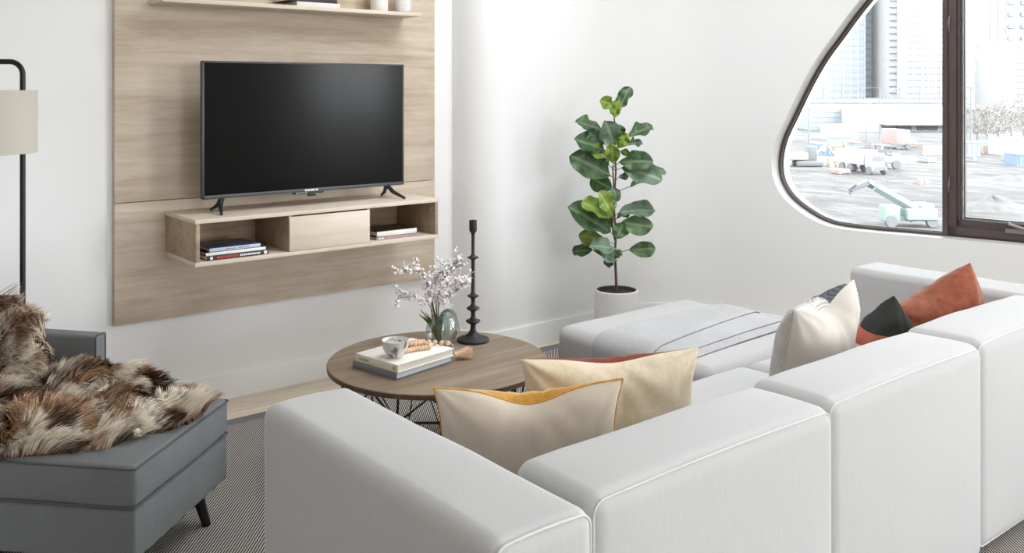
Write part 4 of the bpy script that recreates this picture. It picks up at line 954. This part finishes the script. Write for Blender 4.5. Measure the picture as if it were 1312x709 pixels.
# elevated railway + station
d = 230; zc = lambda y: EYE-(y-HOR)*d/FOC
p = at(1110, d, z=GZ); st_ = thing('railway_viaduct', 'long white elevated railway with overhead wires crossing behind the building site', 'railway', p, yaw)
def lx_(x): return (x-1110)*d/FOC
b = MB(); b.box(lx_(960), lx_(1238), 0, 10, zc(142)-GZ, zc(131)-GZ); b.build('deck', E_['white'], st_, smooth=False)
b = MB(); b.box(lx_(960), lx_(1238), -.1, 0, zc(131)-GZ, zc(125.5)-GZ); b.build('parapet', E_['wall'], st_, smooth=False)
b = MB(); b.box(lx_(960), lx_(1238), -.3, -.1, zc(132)-GZ, zc(131)-GZ); b.build('cornice', E_['grey'], st_, smooth=False)
b = MB()
for i in range(70): xx = lx_(962+i*4); b.box(xx, xx+.12, -.2, -.1, zc(128)-GZ, zc(125)-GZ)
b.box(lx_(960), lx_(1238), -.2, -.1, zc(126)-GZ, zc(125.6)-GZ); b.build('railing', E_['grey'], st_, smooth=False)
for xx in (978, 1005, 1031, 1057, 1081, 1105, 1130, 1155, 1181, 1206):
    b = MB(); b.box(lx_(xx)-.12, lx_(xx)+.12, 1, 1.3, zc(131)-GZ, zc(112.5)-GZ); b.build('mast', E_['grey'], st_, smooth=False)
b = MB(); b.box(lx_(960), lx_(1238), 1.1, 1.2, zc(112.8)-GZ, zc(112.4)-GZ); b.build('overhead_wire', E_['grey'], st_, smooth=False)
for xx in range(970, 1240, 24):
    b = MB(); b.box(lx_(xx)-1, lx_(xx)+1, 2, 8, 0, zc(142)-GZ); b.build('pier', E_['wall'], st_, smooth=False)
d = 205; p = at(1150, d, z=GZ); lx_ = lambda x: (x-1150)*d/FOC
sb = thing('station_building', 'long low white building with dark ground floor openings under the railway', 'building', p, yaw)
b = MB(); b.box(lx_(1098), lx_(1240), 2, 14, 0, zc(140)-GZ); b.build('wall', E_['white'], sb, smooth=False)
b = MB(); b.box(lx_(1132), lx_(1240), -1, 2.2, zc(161)-GZ, zc(159.5)-GZ); b.build('canopy', ecol('canopy_rose', (150, 138, 140)), sb, smooth=False)
for (a0, a1) in ((1153, 1157.5), (1160, 1172), (1180, 1190), (1192, 1206), (1134, 1151)):
    b = MB(); b.box(lx_(a0), lx_(a1), 1.7, 2.05, .3, zc(161.5)-GZ); b.build('opening', E_['dim'] if a0 > 1152 else E_['line'], sb, smooth=False)
d = 215; p = at(1050, d, z=GZ); lx_ = lambda x: (x-1050)*d/FOC
sb = thing('glazed_building', 'pale blue glazed low building behind the containers at left', 'building', p, yaw)
b = MB(); b.box(lx_(1036), lx_(1083), 0, 10, 0, zc(136)-GZ); b.build('wall', E_['paleblue'], sb, smooth=False)
for k in range(4):
    b = MB(); b.box(lx_(1038), lx_(1082), -.1, .05, zc(139+k*6.5)-GZ-.9, zc(139+k*6.5)-GZ); b.build('window_band', E_['blue'], sb, smooth=False)
# trees right
t = painted('bare_grey_shrub', elin(178, 172, 166), .9, .2, .8)
for i, (x_, y_, h_) in enumerate(((1252, 182, 6.0), (1265, 184, 6.0), (1279, 182, 6.5), (1296, 180, 7.5), (1312, 178, 8.5), (1330, 178, 8))):
    d = gpos(x_, y_); p = at(x_, d, z=GZ); o = thing('bare_tree', 'hazy grey leafless tree in the row beyond the site fence at right', 'tree', p, yaw, 'leafless trees beyond the site')
    b = MB(); b.tube([(0, 0, 0), (0, 0, h_*.5)], [.25, .1], 6); b.build('trunk', t, o)
    b = MB()
    for k in range(260):
        a = random.random()*2*PI; r_ = 2.6*math.sqrt(random.random()); zz = random.uniform(.25, 1)*h_; r_ *= math.sqrt(max(.05, 1-((zz/h_-.5)/.55)**2)); c_ = Vector((r_*math.cos(a), r_*math.sin(a), zz))
        dv = Vector((random.gauss(0, .5), random.gauss(0, .5), random.uniform(.1, .9)))
        b.tube([c_, c_+dv*1.2], [.07, .03], 3, cap=False)
    b.build('branches', t, o)
# site containers, vehicles
def site(x0, x1, ybase, ytop, name, label, cat, mat, dep=3.0, roof=None, trims=True, group=None):
    d = gpos((x0+x1)/2, ybase); p = at((x0+x1)/2, d, z=GZ); w_ = (x1-x0)*d/FOC; h_ = (ybase-ytop)*d/FOC
    o = thing(name, label, cat, p, yaw, group)
    b = MB(); b.box(-w_/2, w_/2, 0, dep, .15, h_); b.build('shell', mat, o, smooth=False)
    b = MB(); n = max(3, int(w_/.6))
    for i in range(n): xx = -w_/2+(i+.5)*w_/n; b.box(xx-.06, xx+.06, -.06, 0, .2, h_-.15)
    b.box(-w_/2-.03, w_/2+.03, -.08, dep+.05, h_-.02, h_+.14); b.box(-w_/2-.03, w_/2+.03, -.08, dep+.05, 0, .16)
    b.build('frame_rib', mat, o, smooth=False)
    return o, w_, h_
cB = ecol('container_blue', (146, 168, 192)); cLB = ecol('container_light_blue', (172, 190, 205)); cW = ecol('container_white', (222, 222, 222)); cO = ecol('site_orange', (204, 186, 172)); cY = ecol('machine_yellow', (206, 198, 176)); cR = ecol('faded_red', (200, 170, 166)); cG = ecol('machine_green', (166, 188, 180)); cK = plain('machine_dark', elin(134, 136, 140), .6)
site(1058, 1100, 179, 160, 'shipping_container', 'long white site container beyond the blue ones', 'container', cW)
site(1066, 1094, 184, 176.5, 'shipping_container', 'light blue low container in front of the long white one', 'container', cLB)
o, w_, h_ = site(1046, 1064, 199, 185.5, 'site_cabin', 'blue site cabin with a white window at the left of the site', 'cabin', cB)
b = MB(); b.box(-.1*w_, .15*w_, -.12, -.02, h_*.35, h_*.7); b.build('window_pane', cW, o, smooth=False)
b = MB(); b.box(.38*w_, .5*w_, -.12, -.05, .2, h_*.95); b.build('door', cW, o, smooth=False)
site(1088, 1106, 201, 192.5, 'site_cabin', 'low blue cabin behind the white truck', 'cabin', cB)
site(1237, 1256, 200, 183, 'site_cabin', 'pale grey cabin just right of the window mullion', 'cabin', cLB)
site(1255, 1279, 190, 182.5, 'shipping_container', 'light blue container beyond the orange barrier', 'container', cLB)
site(1280, 1322, 199, 178, 'site_cabin', 'white site cabin at the right edge of the view', 'cabin', cW)
site(1303, 1330, 213, 199, 'shipping_container', 'bright blue container end at the right edge of the view', 'container', cB)
site(1138, 1149, 188, 176, 'site_cabin', 'small light blue cabin left of the red truck', 'cabin', cLB)
def barrier(x0, x1, y, h_, name, label, mat):
    d = gpos((x0+x1)/2, y); p = at((x0+x1)/2, d, z=GZ); w_ = (x1-x0)*d/FOC; o = thing(name, label, 'barrier', p, yaw)
    n = max(2, int(w_/2.2))
    for i in range(n): 
        b = MB(); xx = -w_/2+i*w_/n; b.box(xx+.1, xx+w_/n-.15, -.2+.5*math.sin(i*2), .2+.5*math.sin(i*2), .25, h_); b.box(xx+.1, xx+w_/n-.15, -.5+.5*math.sin(i*2), .5+.5*math.sin(i*2), 0, .3); b.build('barrier_panel', mat, o, smooth=False)
barrier(1258, 1284, 196, 1.2, 'site_barrier', 'row of orange barriers beyond the mullion in the right pane', cO)
barrier(1182, 1210, 199, 1.4, 'site_barrier', 'row of orange barriers left of the mullion', cO)
barrier(1060, 1080, 214, 1.1, 'site_barrier', 'orange barriers beside the excavator', cO)
barrier(1175, 1192, 236, .5, 'site_barrier', 'low red barriers lying on the mud', cR)
for i, (x_, y_, w2, h2) in enumerate(((1090, 206, 2.2, .9), (1100, 190, 2.6, 1.0), (1130, 193, 2.4, .9), (1172, 188, 2.8, 1.0), (1192, 208, 2.0, .6), (1240, 206, 2.4, .7), (1296, 206, 2.6, .8), (1072, 222, 1.8, .5))):
    d = gpos(x_, y_); o = thing('timber_stack', 'small pale stack of building boards lying on the cluttered site', 'timber stack', at(x_, d, z=GZ), yaw+i*.5, 'stacks of building boards on the site')
    for k in range(3): b = MB(); b.box(-w2/2+.15*k, w2/2-.1*k, 0, 1.4, .08+k*h2/3, (k+.8)*h2/3+.08); b.build('board_layer', (cO, cW, cLB, cR)[(i+k) % 4], o, smooth=False)
    b = MB(); b.box(-w2/2+.2, -w2/2+.4, 0, 1.4, 0, .1); b.box(w2/2-.4, w2/2-.2, 0, 1.4, 0, .1); b.build('bearer', cK, o, smooth=False)
barrier(1062, 1098, 188, 1.0, 'site_barrier', 'orange barriers behind the blue cabins', cO)
def wheels(o, xs, r, y0=-.1, w_=.35, z=None, nm='wheel'):
    for xx in xs:
        b = MB(); b.lathe([(.001, 0), (r*.45, 0), (r*.5, .04), (r*.92, .02), (r, .06), (r, w_-.06), (r*.92, w_), (.001, w_)], 18, mat=Matrix.Translation((xx, y0+w_, r)) @ Matrix.Rotation(PI/2, 4, 'X')); b.build(nm, cK, o)
# white box truck
d = gpos(1116, 223); o = thing('truck', 'white dump truck with dark wheels standing on the mud', 'truck', at(1116, d, z=GZ), yaw+.25)
b = MB(); b.bbox(-1.0, .9, 0, 5.5, 1.0, 2.6, .06, 1); b.build('cargo_box', cW, o); b = MB(); b.bbox(-.9, .9, -1.3, -.1, .7, 2.3, .15, 2); b.build('cab', cW, o)
b = MB(); b.box(-.75, .75, -1.34, -1.28, 1.5, 2.1); b.build('windscreen', cK, o, smooth=False); b = MB(); b.box(-.95, .95, -1.4, -1.2, .5, .9); b.build('bumper', cK, o, smooth=False)
wheels(o, (), .45)
for yy in (-1.0, 2.6, 4.2):
    for xx in (-1.0, .72):
        b = MB(); b.lathe([(.001, 0), (.46, 0), (.5, .05), (.5, .25), (.46, .3), (.001, .3)], 18, mat=Matrix.Translation((xx, yy, .5)) @ Matrix.Rotation(PI/2, 4, 'Y')); b.build('wheel', cK, o)
# yellow loader
d = gpos(1138, 217); o = thing('wheel_loader', 'small yellow wheel loader with dark cab behind the white truck', 'machine', at(1138, d, z=GZ), yaw)
b = MB(); b.bbox(-1.0, 1.6, 0, 1.8, .7, 1.5, .12, 2); b.bbox(.5, 1.6, .1, 1.7, 1.4, 1.8, .1, 2); b.build('body', cY, o)
b = MB()
for (xx, yy) in ((-.9, .1), (.3, .1), (-.9, 1.6), (.3, 1.6)): b.box(xx, xx+.1, yy, yy+.1, 1.5, 2.7)
b.box(-1.0, .5, 0, 1.8, 2.7, 2.85); b.build('cab', cK, o, smooth=False)
b = MB(); b.tube([(-.9, .9, 1.1), (-1.9, .9, 1.3), (-2.4, .9, .5)], .13, 6); b.build('loader_arm', cY, o); b = MB(); b.bbox(-2.9, -2.3, 0, 1.8, .1, .8, .1, 2); b.build('bucket', cY, o); wheels(o, (-.6, 1.0), .55)
# red truck
d = gpos(1158, 192); o = thing('truck', 'pale red truck seen end on in the middle of the site', 'truck', at(1157.5, d, z=GZ), yaw)
b = MB(); b.bbox(-1.1, 1.1, 0, 6, .7, 3.1, .1, 2); b.build('cargo_box', cR, o); b = MB(); b.box(-.9, .9, -.05, .02, 1.9, 2.7); b.build('window_pane', cW, o, smooth=False); wheels(o, (-.8, .8), .5)
# excavator (left)
d = gpos(1040, 214); o = thing('excavator', 'yellow excavator with a grey cab at the left of the site', 'machine', at(1038, d, z=GZ), yaw)
b = MB(); b.bbox(-1.6, 1.6, 0, .5, 0, .7, .2, 2); b.bbox(-1.6, 1.6, 1.8, 2.3, 0, .7, .2, 2); b.build('track', cK, o)
b = MB(); b.bbox(-2.6, -.1, .1, 2.2, .8, 1.7, .15, 2); b.build('engine_body', cY, o); b = MB(); b.bbox(-.2, .9, .1, 1.3, .8, 2.5, .1, 2); b.build('cab', cK, o)
b = MB(); b.tube([(.9, 1.5, 1.2), (2.4, 1.5, 2.6), (3.4, 1.5, 1.4), (4.2, 1.5, .5)], [.2, .2, .15, .12], 6); b.build('boom', cY, o)
# green telehandler with its long boom
d0 = gpos(1180, 292); o = thing('telehandler', 'pale green telehandler with a long raised boom near the window', 'machine', at(1178, d0, z=GZ), yaw)
def tp(x, y, dd=0): return Matrix.Rotation(-yaw, 3, 'Z') @ (at(x, d0+dd, y=y)-at(1178, d0, z=GZ))
b = MB(); bq = [tp(1187, 277, .5), tp(1122, 240, .5)]; b.tube(bq, [.34, .30], 4); b.build('boom', cG, o, smooth=False)
b = MB(); b.tube([tp(1120, 239, .4), tp(1112, 234, .4)], [.22, .3], 4); b.tube([tp(1112, 234, .4), tp(1100, 239, .4), tp(1091, 245, .4)], [.28, .22, .12], 5); b.tube([tp(1096, 236, .4), tp(1088, 242, .4), tp(1090, 249, .4)], .10, 4); b.build('jib', cK, o, smooth=False)
b = MB(); b.tube([tp(1166, 284, .3), tp(1174, 270, .3)], .14, 6); b.build('lift_cylinder', E_['grey'], o)
b = MB(); b.bbox(-.9, 1.2, -.2, 1.7, .5, 1.3, .12, 2); b.bbox(.2, 1.1, .1, 1.6, 1.2, 1.6, .1, 2); b.build('chassis', cG, o); b = MB(); b.bbox(-2.4, -1.3, 0, 1.0, .4, 1.5, .1, 2); b.build('cab', cG, o)
b = MB(); b.box(-2.2, -1.5, -.03, .02, .9, 1.4); b.build('cab_window', cW, o, smooth=False); b = MB(); b.box(-1.6, 1.2, .3, 1.3, .4, .7); b.build('frame_rail', cG, o, smooth=False); wheels(o, (-1.9, .9), .42)
for i, (x_, y_, yt, lb) in enumerate(((1110, 182, 132, 'thin grey lamp post left of the long white container'), (1127, 180, 128, 'thin grey lamp post above the loader'), (1244, 186, 112, 'tall thin mast in the right window pane'), (1036, 188, 140, 'thin grey lamp post at the far left of the site'))):
    d = gpos(x_, y_); o = thing('lamp_post', lb, 'post', at(x_, d, z=GZ), yaw); hh = (y_-yt)*d/FOC
    b = MB(); b.tube([(0, 0, 0), (0, 0, hh)], [.13, .08], 6); b.build('pole', E_['grey'], o); b = MB(); b.bbox(-.7, .7, -.12, .12, hh-.1, hh+.08, .04, 1); b.build('lamp_head', E_['grey'], o)
# spoil heap
def heap(x_, y_, w_, h_, lb):
    d = gpos(x_, y_); b = MB(); b.grid(lambda u, v: Vector((w_*u*math.cos(2*PI*v), w_*.6*u*math.sin(2*PI*v), h_*(1-u)**1.2*(1+.3*noise.noise(Vector((u*3, v*6, x_)))))), 10, 30)
    tag(b.build('earth_heap', painted('earth', (.08, .078, .075, 1), .95, .2, 1.2), None, at(x_, d, z=GZ-.02), (0, 0, yaw), sharp=180), lb, 'earth heap')
heap(1272, 268, 3.8, 1.0, 'grey earth heap near the bottom of the right window pane'); heap(1300, 234, 7, .8, 'long low earth heap in the right window pane')

# ------------------------------------------------------------------ light
SKY_P, SKY_K, SKY_B = 6.0, 12.5, 5.6
w = bpy.data.worlds.new('overcast_sky'); S.world = w; w.use_nodes = True; nt = w.node_tree; bgn = nt.nodes['Background']
bgn.inputs[0].default_value = (.93, .97, 1.0, 1); 
# brighter lobe added to the overcast sky, aimed to light the walls
tc_ = nt.nodes.new('ShaderNodeTexCoord'); dp = nt.nodes.new('ShaderNodeVectorMath'); dp.operation = 'DOT_PRODUCT'; dp.inputs[1].default_value = Vector((.40, -.86, .30)).normalized()
nt.links.new(tc_.outputs['Generated'], dp.inputs[0])
mxx = nt.nodes.new('ShaderNodeMath'); mxx.operation = 'MAXIMUM'; nt.links.new(dp.outputs['Value'], mxx.inputs[0]); mxx.inputs[1].default_value = 0
pw = nt.nodes.new('ShaderNodeMath'); pw.operation = 'POWER'; nt.links.new(mxx.outputs[0], pw.inputs[0]); pw.inputs[1].default_value = SKY_P
mu = nt.nodes.new('ShaderNodeMath'); mu.operation = 'MULTIPLY_ADD'; nt.links.new(pw.outputs[0], mu.inputs[0]); mu.inputs[1].default_value = SKY_K; mu.inputs[2].default_value = SKY_B
nt.links.new(mu.outputs[0], bgn.inputs[1])
def portal(loc, rot, sx, sy):
    l = bpy.data.lights.new('window_portal', 'AREA'); l.shape = 'RECTANGLE'; l.size = sx; l.size_y = sy; l.cycles.is_portal = True
    o = bpy.data.objects.new('window_portal', l); C.objects.link(o); o.location = loc; o.rotation_euler = rot
for (a0, a1) in openings: portal(((a0+a1)/2, RV-.22, 1.45), (PI/2, 0, 0), a1-a0+.1, 2.4)
ry = math.atan2(DR.y, DR.x)
def wportal(s0, s1):
    c_ = wp((s0+s1)/2, 1.6, WT+.03); nrm = Vector((-NR.x, -NR.y, 0)); q = nrm.to_track_quat('-Z', 'Y')
    l = bpy.data.lights.new('window_portal', 'AREA'); l.shape = 'RECTANGLE'; l.size = s1-s0; l.size_y = 2.6; l.cycles.is_portal = True
    o = bpy.data.objects.new('window_portal', l); C.objects.link(o); o.location = c_; o.rotation_euler = q.to_euler()
wportal(.7, 4.4); wportal(4.9, 8.3)
for i, (x_, y_) in enumerate(((3.05, 2.65), (1.9, 3.0), (4.1, .8), (1.6, 1.0), (2.2, -1.2), (4.1, -1.4), (2.2, -3.6), (4.1, -3.6))):  # unseen fill lamps added overhead to brighten the walls and sofa
    cl_ = thing('added_fill_light', 'added flat square fill light panel above the room, out of view', 'added fill light', (x_, y_, ceil_z), 0, 'added fill light panels')
    b = MB(); b.box(-.64, .64, -.64, .64, -.05, 0); b.build('fill_housing', 'reveal', cl_, smooth=False)
    l = bpy.data.lights.new('fill_lamp', 'AREA'); l.shape = 'SQUARE'; l.size = 1.2; l.energy = (31, 3, 3, 5, 10, 14, 4, 10)[i]; l.color = (.94, .972, 1)
    o = bpy.data.objects.new('fill_lamp', l); C.objects.link(o); o.parent = cl_; o.location = (0, 0, -.06)
vs_ = S.view_settings; vs_.view_transform = 'Standard'; vs_.look = 'None'; vs_.gamma = 1; vs_.exposure = 0.43; vs_.use_curve_mapping = False
S.render.film_transparent = False
cy = S.cycles; cy.max_bounces = 10; cy.diffuse_bounces = 6; cy.glossy_bounces = 3; cy.transparent_max_bounces = 12; cy.caustics_reflective = False; cy.caustics_refractive = False; cy.use_denoising = True; cy.sample_clamp_indirect = 8
